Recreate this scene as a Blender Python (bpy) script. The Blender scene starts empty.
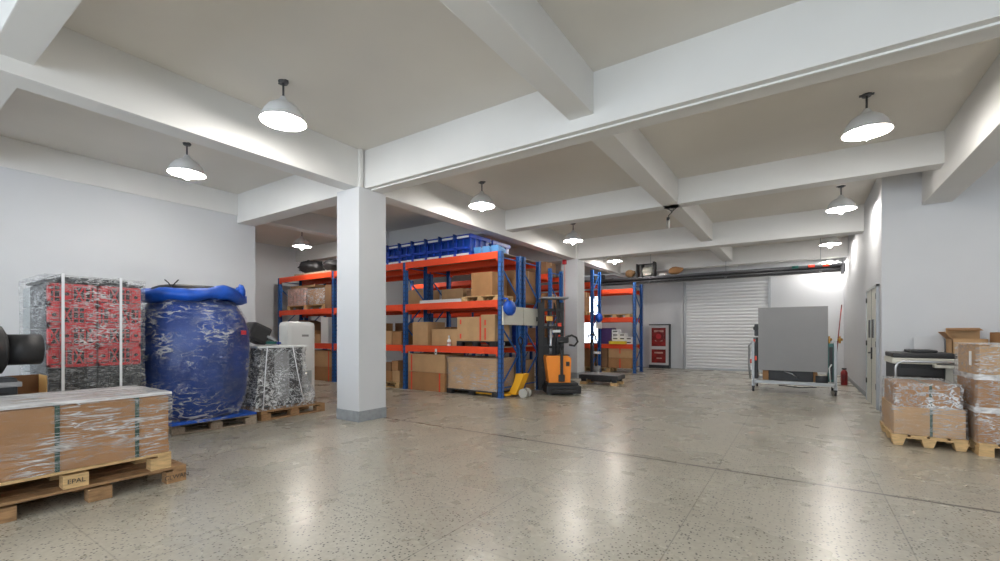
import bpy, bmesh, math, random
from mathutils import Vector, Matrix, noise
SC = bpy.context.scene
COL = SC.collection
random.seed(7)

# ------------------------------------------------------------------ camera, world, lights, exposure
F_PX = 447.0
PSI = math.atan(300 / F_PX)
cam_d = bpy.data.cameras.new('camera')
cam_d.sensor_width = 36; cam_d.lens = 36 * F_PX / 1000; cam_d.shift_y = 0.0525
cam_d.clip_start = 0.05; cam_d.clip_end = 200
cam = bpy.data.objects.new('camera', cam_d); COL.objects.link(cam)
cam.location = (0, 0, 1.35); cam.rotation_euler = (math.pi / 2, 0, PSI)
SC.camera = cam
world = bpy.data.worlds.new('sky'); SC.world = world; world.use_nodes = True
wb = world.node_tree.nodes['Background']
wb.inputs[0].default_value = (0.80, 0.90, 1.0, 1); wb.inputs[1].default_value = 2.4
SC.view_settings.view_transform = 'Standard'; SC.view_settings.look = 'None'
SC.view_settings.gamma = 1; SC.view_settings.use_curve_mapping = False
SC.view_settings.exposure = 0.50
LAMP_E = 260.0
# added area lights, standing in for daylight through assumed window bays behind the viewpoint
for wx in (-6.0, -1.5, 3.0):
    ld = bpy.data.lights.new('daylight', 'AREA'); ld.shape = 'RECTANGLE'; ld.size = 3.4; ld.size_y = 2.2
    ld.energy = 70; ld.color = (0.80, 0.90, 1.0)
    lo = bpy.data.objects.new('daylight', ld); COL.objects.link(lo)
    lo.location = (wx, -5.25, 2.1); lo.rotation_euler = (math.radians(90), 0, 0)

# ------------------------------------------------------------------ materials
def mat(name, col, rough=0.6, metal=0.0, var=0.0, vscale=8.0, bump=0.0, bscale=40.0, spec=0.5, stretch=None, emit=0.0, coat=0.0):
    m = bpy.data.materials.new(name); m.use_nodes = True
    nt = m.node_tree; b = nt.nodes['Principled BSDF']
    b.inputs['Base Color'].default_value = (*col, 1); b.inputs['Roughness'].default_value = rough
    b.inputs['Metallic'].default_value = metal; b.inputs['Specular IOR Level'].default_value = spec
    b.inputs['Coat Weight'].default_value = coat
    if emit: b.inputs['Emission Color'].default_value = (*col, 1); b.inputs['Emission Strength'].default_value = emit
    if var or bump:
        tc = nt.nodes.new('ShaderNodeTexCoord'); mp = nt.nodes.new('ShaderNodeMapping')
        if stretch: mp.inputs['Scale'].default_value = stretch
        nt.links.new(tc.outputs['Object'], mp.inputs[0])
    if var:
        n = nt.nodes.new('ShaderNodeTexNoise'); n.inputs['Scale'].default_value = vscale; n.inputs['Detail'].default_value = 5
        r = nt.nodes.new('ShaderNodeValToRGB')
        r.color_ramp.elements[0].position = 0.3; r.color_ramp.elements[1].position = 0.7
        r.color_ramp.elements[0].color = (*[max(0, c * (1 - var)) for c in col], 1)
        r.color_ramp.elements[1].color = (*[min(1, c * (1 + var)) for c in col], 1)
        nt.links.new(mp.outputs[0], n.inputs['Vector']); nt.links.new(n.outputs[0], r.inputs[0]); nt.links.new(r.outputs[0], b.inputs['Base Color'])
    if bump:
        n2 = nt.nodes.new('ShaderNodeTexNoise'); n2.inputs['Scale'].default_value = bscale; n2.inputs['Detail'].default_value = 4
        bp = nt.nodes.new('ShaderNodeBump'); bp.inputs['Strength'].default_value = bump; bp.inputs['Distance'].default_value = 0.01
        nt.links.new(mp.outputs[0], n2.inputs['Vector']); nt.links.new(n2.outputs[0], bp.inputs['Height']); nt.links.new(bp.outputs[0], b.inputs['Normal'])
    return m

def wrap_mat(name, stretch, lo, hi, tint=(0.86, 0.88, 0.90), t0=0.42, t1=0.72, scale=5.0, ridge=0.0, rscale=7.0, mmin=0.15):
    """clear stretch film: see-through, whiter folds, their bright highlights painted in as streaks"""
    m = bpy.data.materials.new(name); m.use_nodes = True; nt = m.node_tree
    b = nt.nodes['Principled BSDF']; out = nt.nodes['Material Output']
    b.inputs['Base Color'].default_value = (*tint, 1); b.inputs['Roughness'].default_value = 0.16; b.inputs['Specular IOR Level'].default_value = 0.9
    tr = nt.nodes.new('ShaderNodeBsdfTransparent'); tr.inputs[0].default_value = (0.97, 0.97, 0.97, 1)
    mx = nt.nodes.new('ShaderNodeMixShader')
    tc = nt.nodes.new('ShaderNodeTexCoord'); mp = nt.nodes.new('ShaderNodeMapping'); mp.inputs['Scale'].default_value = stretch
    n = nt.nodes.new('ShaderNodeTexNoise'); n.inputs['Scale'].default_value = scale; n.inputs['Detail'].default_value = 6; n.inputs['Roughness'].default_value = 0.62
    n.inputs['Distortion'].default_value = 0.6
    rr = nt.nodes.new('ShaderNodeMapRange'); rr.inputs['From Min'].default_value = t0; rr.inputs['From Max'].default_value = t1
    rr.inputs['To Min'].default_value = lo; rr.inputs['To Max'].default_value = hi
    bp = nt.nodes.new('ShaderNodeBump'); bp.inputs['Strength'].default_value = 0.9; bp.inputs['Distance'].default_value = 0.02
    L = nt.links.new
    L(tc.outputs['Object'], mp.inputs[0]); L(mp.outputs[0], n.inputs['Vector']); L(n.outputs[0], rr.inputs['Value'])
    L(n.outputs[0], bp.inputs['Height']); L(bp.outputs[0], b.inputs['Normal'])
    fac = rr.outputs[0]
    if ridge:  # thin white lines painted as highlights on the creases, clustered by a mask
        n3 = nt.nodes.new('ShaderNodeTexNoise'); n3.inputs['Scale'].default_value = rscale; n3.inputs['Detail'].default_value = 4; n3.inputs['Distortion'].default_value = 1.2
        mp3 = nt.nodes.new('ShaderNodeMapping'); mp3.inputs['Scale'].default_value = stretch; mp3.inputs['Rotation'].default_value = (0.35, 0.35, 0)
        L(tc.outputs['Object'], mp3.inputs[0]); L(mp3.outputs[0], n3.inputs['Vector'])
        s1 = nt.nodes.new('ShaderNodeMath'); s1.operation = 'SUBTRACT'; s1.inputs[1].default_value = 0.5; L(n3.outputs[0], s1.inputs[0])
        s2 = nt.nodes.new('ShaderNodeMath'); s2.operation = 'ABSOLUTE'; L(s1.outputs[0], s2.inputs[0])
        r3 = nt.nodes.new('ShaderNodeMapRange'); r3.inputs['From Min'].default_value = 0.004; r3.inputs['From Max'].default_value = 0.045
        r3.inputs['To Min'].default_value = ridge; r3.inputs['To Max'].default_value = 0.0; L(s2.outputs[0], r3.inputs['Value'])
        n4 = nt.nodes.new('ShaderNodeTexNoise'); n4.inputs['Scale'].default_value = 2.2; n4.inputs['Detail'].default_value = 3; L(tc.outputs['Object'], n4.inputs['Vector'])
        r4 = nt.nodes.new('ShaderNodeMapRange'); r4.inputs['From Min'].default_value = 0.44; r4.inputs['From Max'].default_value = 0.58; r4.inputs['To Min'].default_value = mmin; L(n4.outputs[0], r4.inputs['Value'])
        s5 = nt.nodes.new('ShaderNodeMath'); s5.operation = 'MULTIPLY'; L(r3.outputs[0], s5.inputs[0]); L(r4.outputs[0], s5.inputs[1])
        s6 = nt.nodes.new('ShaderNodeMath'); s6.operation = 'MULTIPLY'; L(fac, s6.inputs[0]); L(r4.outputs[0], s6.inputs[1])
        s7 = nt.nodes.new('ShaderNodeMath'); s7.operation = 'MAXIMUM'; L(s6.outputs[0], s7.inputs[0]); s7.inputs[1].default_value = lo; fac = s7.outputs[0]
        s3 = nt.nodes.new('ShaderNodeMath'); s3.operation = 'MAXIMUM'; L(s5.outputs[0], s3.inputs[0]); L(fac, s3.inputs[1]); fac = s3.outputs[0]
    L(fac, mx.inputs[0]); L(tr.outputs[0], mx.inputs[1]); L(b.outputs[0], mx.inputs[2]); L(mx.outputs[0], out.inputs['Surface'])
    return m

def floor_mat():
    m = bpy.data.materials.new('terrazzo'); m.use_nodes = True; nt = m.node_tree; L = nt.links.new
    b = nt.nodes['Principled BSDF']
    tc = nt.nodes.new('ShaderNodeTexCoord'); P = tc.outputs['Object']
    def nz(s, d=4):
        n = nt.nodes.new('ShaderNodeTexNoise'); n.inputs['Scale'].default_value = s; n.inputs['Detail'].default_value = d; L(P, n.inputs['Vector']); return n.outputs[0]
    def ramp(src, stops):
        r = nt.nodes.new('ShaderNodeValToRGB'); e = r.color_ramp.elements
        while len(e) < len(stops): e.new(0.5)
        for q, (p, c) in zip(e, stops): q.position = p; q.color = (*c, 1)
        L(src, r.inputs[0]); return r.outputs[0]
    def mix(f, a, c, mode='MIX'):
        x = nt.nodes.new('ShaderNodeMix'); x.data_type = 'RGBA'; x.blend_type = mode
        if isinstance(f, float): x.inputs['Factor'].default_value = f
        else: L(f, x.inputs['Factor'])
        for s, v in (('A', a), ('B', c)):
            i = [k for k in x.inputs if k.name == s and k.type == 'RGBA'][0]
            if isinstance(v, tuple): i.default_value = (*v, 1)
            else: L(v, i)
        return [k for k in x.outputs if k.type == 'RGBA'][0]
    base = ramp(nz(0.9), [(0.3, (0.44, 0.41, 0.34)), (0.7, (0.53, 0.50, 0.425))])
    chips = ramp(nz(26, 3), [(0.40, (0.93, 0.925, 0.91)), (0.62, (1.05, 1.05, 1.05))])
    base = mix(1.0, base, chips, 'MULTIPLY')
    v = nt.nodes.new('ShaderNodeTexVoronoi'); v.inputs['Scale'].default_value = 46; v.inputs['Randomness'].default_value = 1; L(P, v.inputs['Vector'])
    d = ramp(v.outputs['Distance'], [(0.27, (1, 1, 1)), (0.37, (0, 0, 0))])
    vc = nt.nodes.new('ShaderNodeSeparateColor'); L(v.outputs['Color'], vc.inputs[0])
    pick = ramp(vc.outputs[0], [(0.52, (0, 0, 0)), (0.56, (1, 1, 1))])
    spk = mix(1.0, d, pick, 'MULTIPLY')
    base = mix(spk, base, (0.09, 0.082, 0.072))
    # joints: tile grid of thin lines and one wide expansion joint along the beam line
    sx = nt.nodes.new('ShaderNodeSeparateXYZ'); L(P, sx.inputs[0])
    def M(op, a, c=None):
        n = nt.nodes.new('ShaderNodeMath'); n.operation = op
        for i, q in enumerate((a, c)):
            if q is None: continue
            if isinstance(q, (int, float)): n.inputs[i].default_value = q
            else: L(q, n.inputs[i])
        return n.outputs[0]
    def lines(src, off, per, w):
        q = M('ABSOLUTE', M('SUBTRACT', M('FRACT', M('ADD', M('DIVIDE', M('SUBTRACT', src, off), per), 0.5)), 0.5))
        return M('LESS_THAN', q, w / per)
    gx = lines(sx.outputs['X'], 0.58, 1.27, 0.0045); gy = lines(sx.outputs['Y'], 0.94, 1.31, 0.0045)
    g = M('MAXIMUM', gx, M('MULTIPLY', gy, 0.55))
    base = mix(M('MULTIPLY', g, 0.5), base, (0.10, 0.09, 0.075))
    wob = M('MULTIPLY', M('SUBTRACT', nz(6.0), 0.5), 0.02)
    ew = M('LESS_THAN', M('ABSOLUTE', M('SUBTRACT', M('ADD', sx.outputs['Y'], wob), 4.89)), 0.020)
    ex = M('GREATER_THAN', sx.outputs['X'], -5.6)
    ew2 = M('LESS_THAN', M('ABSOLUTE', M('SUBTRACT', M('ADD', sx.outputs['X'], wob), -5.50)), 0.010)
    ey = M('MULTIPLY', M('GREATER_THAN', sx.outputs['Y'], 4.9), M('LESS_THAN', sx.outputs['Y'], 12.3))
    e = M('MAXIMUM', M('MULTIPLY', ew, ex), M('MULTIPLY', ew2, ey))
    base = mix(M('MULTIPLY', e, 0.85), base, (0.07, 0.055, 0.042))
    L(base, b.inputs['Base Color'])
    rr = nt.nodes.new('ShaderNodeMapRange'); rr.inputs['To Min'].default_value = 0.20; rr.inputs['To Max'].default_value = 0.36
    L(nz(1.7, 6), rr.inputs['Value']); L(rr.outputs[0], b.inputs['Roughness'])
    b.inputs['Specular IOR Level'].default_value = 0.62
    bp = nt.nodes.new('ShaderNodeBump'); bp.inputs['Strength'].default_value = 0.06; bp.inputs['Distance'].default_value = 0.003
    L(nz(4, 2), bp.inputs['Height']); L(bp.outputs[0], b.inputs['Normal'])
    return m

M = {}
M['wall'] = mat('wall_paint', (0.62, 0.635, 0.66), 0.75, var=0.03, vscale=0.8)
M['beam'] = mat('beam_paint', (0.75, 0.745, 0.73), 0.7, var=0.03, vscale=1.2)
M['slab'] = mat('ceiling_paint', (0.71, 0.68, 0.63), 0.85, var=0.06, vscale=0.5)
M['floor'] = floor_mat()
M['basegrey'] = mat('base_grey_paint', (0.30, 0.32, 0.34), 0.6, var=0.15, vscale=14)
M['card'] = mat('cardboard', (0.40, 0.205, 0.085), 0.8, var=0.12, vscale=3)
M['card2'] = mat('pale_cardboard', (0.52, 0.32, 0.16), 0.8, var=0.10, vscale=3)
M['card3'] = mat('dark_cardboard', (0.26, 0.14, 0.07), 0.85, var=0.14, vscale=3)
M['cardlit'] = mat('lit_cardboard', (0.62, 0.36, 0.12), 0.85)  # brighter cardboard tone for an inner wall painted as lit
M['tape'] = mat('brown_tape', (0.50, 0.33, 0.18), 0.35)
M['redtape'] = mat('red_tape', (0.75, 0.06, 0.025), 0.5)
M['wood'] = mat('pine', (0.60, 0.40, 0.19), 0.75, var=0.22, vscale=4, stretch=(3, 3, 14))
M['woodd'] = mat('weathered_pine', (0.33, 0.19, 0.09), 0.85, var=0.30, vscale=4, stretch=(3, 3, 14))
M['woodg'] = mat('greyed_pine', (0.36, 0.29, 0.22), 0.85, var=0.28, vscale=5, stretch=(2, 12, 12))
M['black'] = mat('black_plastic', (0.018, 0.018, 0.02), 0.5, bump=0.15)
M['blackm'] = mat('black_steel', (0.012, 0.012, 0.014), 0.5)
M['darkg'] = mat('dark_grey_plastic', (0.032, 0.036, 0.042), 0.5)
M['strapg'] = mat('green_strap', (0.02, 0.065, 0.045), 0.4)
M['strapw'] = mat('white_strap', (0.82, 0.83, 0.86), 0.4)
M['red'] = mat('red_plastic', (0.62, 0.035, 0.045), 0.42, var=0.15, vscale=6)
M['blue'] = mat('blue_sheet', (0.003, 0.04, 0.24), 0.32, var=0.35, vscale=2, bump=0.5, bscale=7)
M['bluet'] = mat('bright_blue_tarp', (0.005, 0.085, 0.50), 0.42, var=0.25, vscale=5, bump=0.6, bscale=14)
M['bluec'] = mat('blue_crate_plastic', (0.007, 0.045, 0.36), 0.38, var=0.3, vscale=7)
M['bluel'] = mat('light_blue_plastic', (0.10, 0.30, 0.62), 0.35)
M['post'] = mat('blue_enamel', (0.022, 0.115, 0.38), 0.42)
M['orange'] = mat('orange_enamel', (0.84, 0.075, 0.018), 0.42)
M['forko'] = mat('stacker_orange', (0.88, 0.27, 0.022), 0.38)
M['yellow'] = mat('jack_yellow', (0.85, 0.42, 0.02), 0.4)
M['steel'] = mat('bright_steel', (0.55, 0.56, 0.58), 0.3, metal=0.9)
M['grey'] = mat('mid_grey_panel', (0.25, 0.25, 0.255), 0.55, var=0.03, vscale=2)
M['whitem'] = mat('white_enamel', (0.66, 0.67, 0.68), 0.35)
M['cream'] = mat('cream_panel', (0.62, 0.61, 0.54), 0.45)
M['alu'] = mat('pale_frame_paint', (0.40, 0.42, 0.44), 0.4, metal=0.2)
M['teal'] = mat('dark_teal_enamel', (0.012, 0.11, 0.095), 0.4)
M['darkred'] = mat('dark_red_panel', (0.24, 0.015, 0.015), 0.3, var=0.5, vscale=6)
M['brass'] = mat('brass', (0.55, 0.30, 0.08), 0.3, metal=0.9)
M['door'] = mat('door_cream', (0.63, 0.63, 0.57), 0.5)
M['dglass'] = mat('dark_glass', (0.05, 0.055, 0.06), 0.08)
M['shutter'] = mat('shutter_slats', (0.76, 0.77, 0.79), 0.42)
M['conduit'] = mat('conduit_white', (0.80, 0.80, 0.78), 0.4)
M['shade'] = mat('lamp_enamel', (0.72, 0.73, 0.74), 0.35)
M['shadein'] = mat('lamp_white_inside', (0.92, 0.92, 0.92), 0.3)
M['stem'] = mat('dark_steel_stem', (0.10, 0.10, 0.11), 0.4, metal=0.6)
M['bulb'] = mat('lit_bulb', (1.0, 0.955, 0.89), 0.5, emit=LAMP_E)
M['purple'] = mat('deep_purple_card', (0.05, 0.02, 0.12), 0.6)
M['pinkish'] = mat('printed_pale_card', (0.55, 0.33, 0.28), 0.7, var=0.4, vscale=9)
M['paper'] = mat('white_paper', (0.80, 0.80, 0.80), 0.6)
M['bluelab'] = mat('pale_blue_label', (0.25, 0.50, 0.70), 0.5)
M['rubber'] = mat('wheel_rubber', (0.45, 0.44, 0.40), 0.6)
M['appl'] = mat('appliance_white', (0.70, 0.72, 0.72), 0.4)
M['yelcard'] = mat('yellow_card', (0.75, 0.55, 0.03), 0.6)
M['greyp'] = mat('grey_crate_plastic', (0.36, 0.39, 0.40), 0.5)
M['glass'] = mat('bright_pane', (0.85, 0.92, 1.0), 0.2, emit=3.0)
M['wrap'] = wrap_mat('stretch_film', (1.0, 0.8, 9.0), 0.04, 0.85, t0=0.52, t1=0.68, scale=6, ridge=0.75, rscale=2.5)
M['wrapside'] = wrap_mat('stretch_film_tall', (1.5, 1.5, 6.0), 0.05, 0.9, t0=0.52, t1=0.66, scale=8, ridge=0.85, rscale=5, mmin=0.45)
M['wrapsack'] = wrap_mat('stretch_film_sack', (1.2, 1.2, 3.0), 0.03, 0.8, t0=0.54, t1=0.70, scale=8, ridge=0.55, rscale=2.8, mmin=0.22)
M['wrapheavy'] = wrap_mat('stretch_film_crumpled', (1.8, 1.8, 2.6), 0.10, 0.9, t0=0.50, t1=0.66, scale=10, ridge=1.0, rscale=4.2, mmin=0.55)
M['wrapx'] = wrap_mat('stretch_film_wide', (0.6, 1.0, 6.0), 0.06, 0.6, t0=0.48, t1=0.74, scale=8, ridge=0.6, rscale=4, mmin=0.4)
M['wraptop'] = wrap_mat('stretch_film_layers', (1.5, 0.6, 3.0), 0.42, 0.92, t0=0.30, t1=0.60)

# ------------------------------------------------------------------ mesh building
class MB:
    def __init__(s): s.bm = bmesh.new(); s.mats = []
    def mi(s, m):
        if m not in s.mats: s.mats.append(m)
        return s.mats.index(m)
    def _fin(s, faces, m, smooth=False):
        k = s.mi(m)
        for f in faces: f.material_index = k; f.smooth = smooth
    def box(s, x0, x1, y0, y1, z0, z1, m, bev=0.0, mtx=None):
        if x0 > x1: x0, x1 = x1, x0
        if y0 > y1: y0, y1 = y1, y0
        if z0 > z1: z0, z1 = z1, z0
        b2 = bmesh.new()
        r = bmesh.ops.create_cube(b2, size=1)
        for v in r['verts']:
            v.co = Vector(((v.co.x + .5) * (x1 - x0) + x0, (v.co.y + .5) * (y1 - y0) + y0, (v.co.z + .5) * (z1 - z0) + z0))
        if bev: bmesh.ops.bevel(b2, geom=list(b2.edges), offset=bev, segments=2, profile=0.6, affect='EDGES')
        if mtx is not None: b2.transform(mtx)
        s._merge(b2, m); return s
    def _merge(s, b2, m, smooth=False):
        mp = {}
        k = s.mi(m)
        for v in b2.verts: mp[v] = s.bm.verts.new(v.co)
        for f in b2.faces:
            try:
                nf = s.bm.faces.new([mp[v] for v in f.verts]); nf.material_index = k; nf.smooth = smooth or f.smooth
            except ValueError: pass
        b2.free()
    def bar(s, p0, p1, w, h, m, up=(0, 0, 1)):
        p0 = Vector(p0); p1 = Vector(p1); d = p1 - p0; L = d.length; d.normalize()
        u = Vector(up)
        if abs(d.dot(u)) > 0.98: u = Vector((1, 0, 0))
        x = d.cross(u).normalized(); z = x.cross(d)
        R = Matrix((x, d, z)).transposed().to_4x4(); R.translation = p0
        return s.box(-w / 2, w / 2, 0, L, -h / 2, h / 2, m, mtx=R)
    def cyl(s, p0, p1, r0, m, r1=None, seg=14, cap=True):
        r1 = r0 if r1 is None else r1
        p0 = Vector(p0); p1 = Vector(p1); d = (p1 - p0).normalized()
        a = d.orthogonal().normalized(); b = d.cross(a)
        ring = []
        for p, r in ((p0, r0), (p1, r1)):
            ring.append([s.bm.verts.new(p + (a * math.cos(2 * math.pi * i / seg) + b * math.sin(2 * math.pi * i / seg)) * r) for i in range(seg)])
        fs = [s.bm.faces.new((ring[0][i], ring[0][(i + 1) % seg], ring[1][(i + 1) % seg], ring[1][i])) for i in range(seg)]
        s._fin(fs, m, True)
        if cap: s._fin([s.bm.faces.new(ring[0][::-1]), s.bm.faces.new(ring[1])], m)
        return s
    def tube(s, pts, r, m, seg=8):
        pts = [Vector(p) for p in pts]; rings = []
        a = None
        for i, p in enumerate(pts):
            d = (pts[min(i + 1, len(pts) - 1)] - pts[max(i - 1, 0)]).normalized()
            a = d.orthogonal().normalized() if a is None else (a - d * a.dot(d)).normalized()
            b = d.cross(a)
            rings.append([s.bm.verts.new(p + (a * math.cos(2 * math.pi * k / seg) + b * math.sin(2 * math.pi * k / seg)) * r) for k in range(seg)])
        fs = []
        for q, w in zip(rings, rings[1:]):
            for k in range(seg): fs.append(s.bm.faces.new((q[k], q[(k + 1) % seg], w[(k + 1) % seg], w[k])))
        s._fin(fs, m, True); s._fin([s.bm.faces.new(rings[0][::-1]), s.bm.faces.new(rings[-1])], m)
        return s
    def lathe(s, prof, m, seg=28, c=(0, 0, 0), fn=None, sx=1.0, sy=1.0, smooth=True, cap0=False, cap1=False):
        rings = []
        for j, (r, z) in enumerate(prof):
            R = []
            for k in range(seg):
                a = 2 * math.pi * k / seg
                rr, zz = (r, z) if fn is None else fn(r, z, a)
                R.append(s.bm.verts.new((c[0] + sx * rr * math.cos(a), c[1] + sy * rr * math.sin(a), c[2] + zz)))
            rings.append(R)
        fs = []
        for q, w in zip(rings, rings[1:]):
            for k in range(seg): fs.append(s.bm.faces.new((q[k], q[(k + 1) % seg], w[(k + 1) % seg], w[k])))
        s._fin(fs, m, smooth)
        if cap0: s._fin([s.bm.faces.new(rings[0][::-1])], m)
        if cap1: s._fin([s.bm.faces.new(rings[-1])], m)
        return s
    def sphere(s, c, r, m, sub=2, sc=(1, 1, 1), amp=0.0, fr=4.0):
        b2 = bmesh.new(); bmesh.ops.create_icosphere(b2, subdivisions=sub, radius=1)
        for v in b2.verts:
            k = 1 + amp * noise.noise(v.co * fr + Vector(c))
            v.co = Vector((c[0] + v.co.x * r * sc[0] * k, c[1] + v.co.y * r * sc[1] * k, c[2] + v.co.z * r * sc[2] * k))
        for f in b2.faces: f.smooth = True
        s._merge(b2, m, True); return s
    def prism(s, pts, axis, a0, a1, m):
        """polygon pts (2D) extruded along axis 'x','y' or 'z'"""
        def P(u, v, a): return {'x': (a, u, v), 'y': (u, a, v), 'z': (u, v, a)}[axis]
        A = [s.bm.verts.new(P(u, v, a0)) for u, v in pts]; B = [s.bm.verts.new(P(u, v, a1)) for u, v in pts]
        fs = [s.bm.faces.new(A), s.bm.faces.new(B[::-1])]
        n = len(pts)
        for i in range(n): fs.append(s.bm.faces.new((A[i], B[i], B[(i + 1) % n], A[(i + 1) % n])))
        s._fin(fs, m); bmesh.ops.recalc_face_normals(s.bm, faces=fs); return s
    def shell(s, x0, x1, y0, y1, z0, z1, m, seg=0.06, amp=0.006, fr=5.0, top=True, flare=0.0, shape=None, mtop=None):
        """a thin film round a load: gridded box without bottom, lightly crumpled"""
        b2 = bmesh.new(); r = bmesh.ops.create_cube(b2, size=1)
        dims = Vector((x1 - x0, y1 - y0, z1 - z0))
        low = [f for f in b2.faces if f.normal.z < -0.5]; bmesh.ops.delete(b2, geom=low, context='FACES_ONLY')
        if not top: bmesh.ops.delete(b2, geom=[f for f in b2.faces if f.normal.z > 0.5], context='FACES_ONLY')
        cuts = max(3, min(22, int(max(dims) / seg)))
        bmesh.ops.subdivide_edges(b2, edges=list(b2.edges), cuts=cuts, use_grid_fill=True)
        c = Vector(((x0 + x1) / 2, (y0 + y1) / 2, (z0 + z1) / 2))
        for v in b2.verts:
            q = Vector((v.co.x * dims.x, v.co.y * dims.y, v.co.z * dims.z)) + c
            n = v.co.normalized(); t = v.co.z + 0.5
            k = noise.noise(q * fr) * amp + noise.noise(q * fr * 3.1) * amp * .5
            q += Vector((n.x, n.y, n.z * (0.4 if top else 0))) * k
            if flare: q.x += (q.x - c.x) * flare * (1 - t) ** 2; q.y += (q.y - c.y) * flare * (1 - t) ** 2
            if shape: q = shape(q, t, c)
            v.co = q
        for f in b2.faces: f.smooth = True
        if mtop is not None:
            b3 = bmesh.new(); mp = {}
            for f in [f for f in b2.faces if all(v.co.z > z1 - 0.03 for v in f.verts)]:
                b3.faces.new([mp.setdefault(v, b3.verts.new(v.co)) for v in f.verts])
                b2.faces.remove(f)
            s._merge(b3, mtop, True)
        s._merge(b2, m, True); return s
    def build(s, name, parent=None, label=None, loc=None):
        me = bpy.data.meshes.new(name)
        s.bm.normal_update(); s.bm.to_mesh(me); s.bm.free()
        for k in s.mats: me.materials.append(M[k] if isinstance(k, str) else k)
        o = bpy.data.objects.new(name, me); COL.objects.link(o)
        if parent is not None: o.parent = parent
        if loc: o.location = loc
        if label: o['label'] = label
        return o

def root(name, label, cat, loc=(0, 0, 0), rz=0.0, group=None):
    o = bpy.data.objects.new(name, None); COL.objects.link(o); o.empty_display_size = 0.2
    o.location = loc; o.rotation_euler = (0, 0, rz); o['label'] = label; o['category'] = cat
    if group: o['group'] = group
    return o
def tag(o, label, cat, group=None):
    o['label'] = label; o['category'] = cat
    if group: o['group'] = group
    return o
def struct(name, mb, label=None, parent=None):
    o = mb.build(name, parent)
    if parent is None: o['kind'] = 'structure'
    if label: o['label'] = label
    return o
def dup(r, loc, rz, label):
    c = r.copy(); COL.objects.link(c); c.location = loc; c.rotation_euler = (0, 0, rz); c['label'] = label
    for ch in r.children:
        d = ch.copy(); COL.objects.link(d); d.parent = c
        for g in ch.children:
            e = g.copy(); COL.objects.link(e); e.parent = d
    return c
def Bx(x0, x1, y0, y1, z0, z1, m, bev=0.0): return MB().box(x0, x1, y0, y1, z0, z1, m, bev)

# ------------------------------------------------------------------ the hall
SL = 4.15; SF = 3.567; SS = 3.70; YF = 17.9; XR = 1.155; XL = -9.44
struct('floor', Bx(-14.4, 6.4, -5.6, YF + .3, -0.2, 0, 'floor'), 'polished beige speckled terrazzo floor with thin joints')
struct('ceiling', Bx(-14.4, 6.4, -5.6, YF + .3, SL, SL + .2, 'slab'), 'off white ceiling slab between the beams')
struct('wall_left', Bx(XL - .6, XL, -5.4, 4.90, 0, SL, 'wall'), 'long pale wall behind the wrapped pallets')
struct('wall_alcove', MB().box(-14.2, -13.9, 4.3, YF, 0, SL, 'wall').box(-13.9, XL - .6, 4.3, 4.6, 0, SL, 'wall'), 'far left wall beside the end of the racks')
struct('wall_right', MB().box(XR, XR + .25, 9.96, YF, 0, SL, 'wall').box(XR + .25, 6.2, 9.96, 10.2, 0, SL, 'wall'), 'right hand wall with the double door')
struct('wall_side', Bx(6.0, 6.2, -5.4, 9.96, 0, SL, 'wall'))
# far wall with a window opening behind the far rack
w = MB(); WX0, WX1, WZ0, WZ1 = -8.75, -6.95, 0.9, 2.95
w.box(-13.9, WX0, YF, YF + .25, 0, SL, 'wall').box(WX1, XR + .25, YF, YF + .25, 0, SL, 'wall')
w.box(WX0, WX1, YF, YF + .25, 0, WZ0, 'wall').box(WX0, WX1, YF, YF + .25, WZ1, SL, 'wall')
struct('wall_back', w, 'end wall with the roller shutter')
w = MB().box(-10, 6.2, -5.6, -5.4, 0, .7, 'wall').box(-10, 6.2, -5.6, -5.4, 3.4, SL, 'wall')
for a, b in ((-10, -7.8), (-4.2, -3.3), (0.3, 1.2), (4.8, 6.2)): w.box(a, b, -5.6, -5.4, .7, 3.4, 'wall')
struct('wall_front', w)
w = MB(); w.box(WX0, WX1, YF + .08, YF + .10, WZ0, WZ1, 'glass')
wn = struct('window_1', w, 'bright daylight window on the end wall seen through the far rack')
f = MB()
for x in (WX0, (WX0 + WX1) / 2 - .02, WX1 - .04): f.box(x, x + .04, YF + .02, YF + .07, WZ0, WZ1, 'alu')
for z in (WZ0, 2.1, WZ1 - .04): f.box(WX0, WX1, YF + .02, YF + .07, z, z + .04, 'alu')
struct('window_frame', f, parent=wn)

def beam(x0, x1, y0, y1, z0, label): struct('ceiling_beam', Bx(x0, x1, y0, y1, z0, SL + .02, 'beam', .008), label)
beam(-14, 6, 4.54, 4.87, SF, 'deep cross beam over the square column')
beam(-14, 6, 12.45, 12.80, SF, 'deep cross beam over the second column')
beam(-14, 6, 0.72, 0.98, SS, 'cross beam nearest to the viewpoint')
beam(-14, 1.70, 8.55, 8.83, SS, 'shallow cross beam over the front rack')
beam(-14, XR + .02, 16.45, 16.75, 3.60, 'shallow cross beam over the end rail')
beam(-14, 6, -3.2, -2.9, SS, 'cross beam behind the viewpoint')
beam(-5.88, -5.59, -5.4, YF, SF, 'deep beam running over the row of columns')
beam(-2.12, -1.84, -5.4, YF, SS, 'shallow beam running down the middle of the ceiling')
beam(-9.70, -9.42, -5.4, YF, SS + .02, 'shallow beam along the top of the left wall')
beam(1.66, 2.02, -5.4, 10.0, 3.45, 'deep beam running into the right hand wall')
def column(y, label):
    c = struct('column', Bx(-6.05, -5.52, y, y + .53, 0.0, SF - .002, 'wall', .006), label)
    c['kind'] = 'structure'
    struct('column_base', Bx(-6.056, -5.514, y - .006, y + .536, 0, .165, 'basegrey', .004), parent=c)
    struct('column_head', Bx(-6.02 + .30, -5.54, y + .04, y + .10, SF - .01, SL, 'beam', .004), parent=c)
column(4.41, 'square white column with a grey painted foot')
column(12.37, 'farther white column behind the orange stacker')
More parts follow.
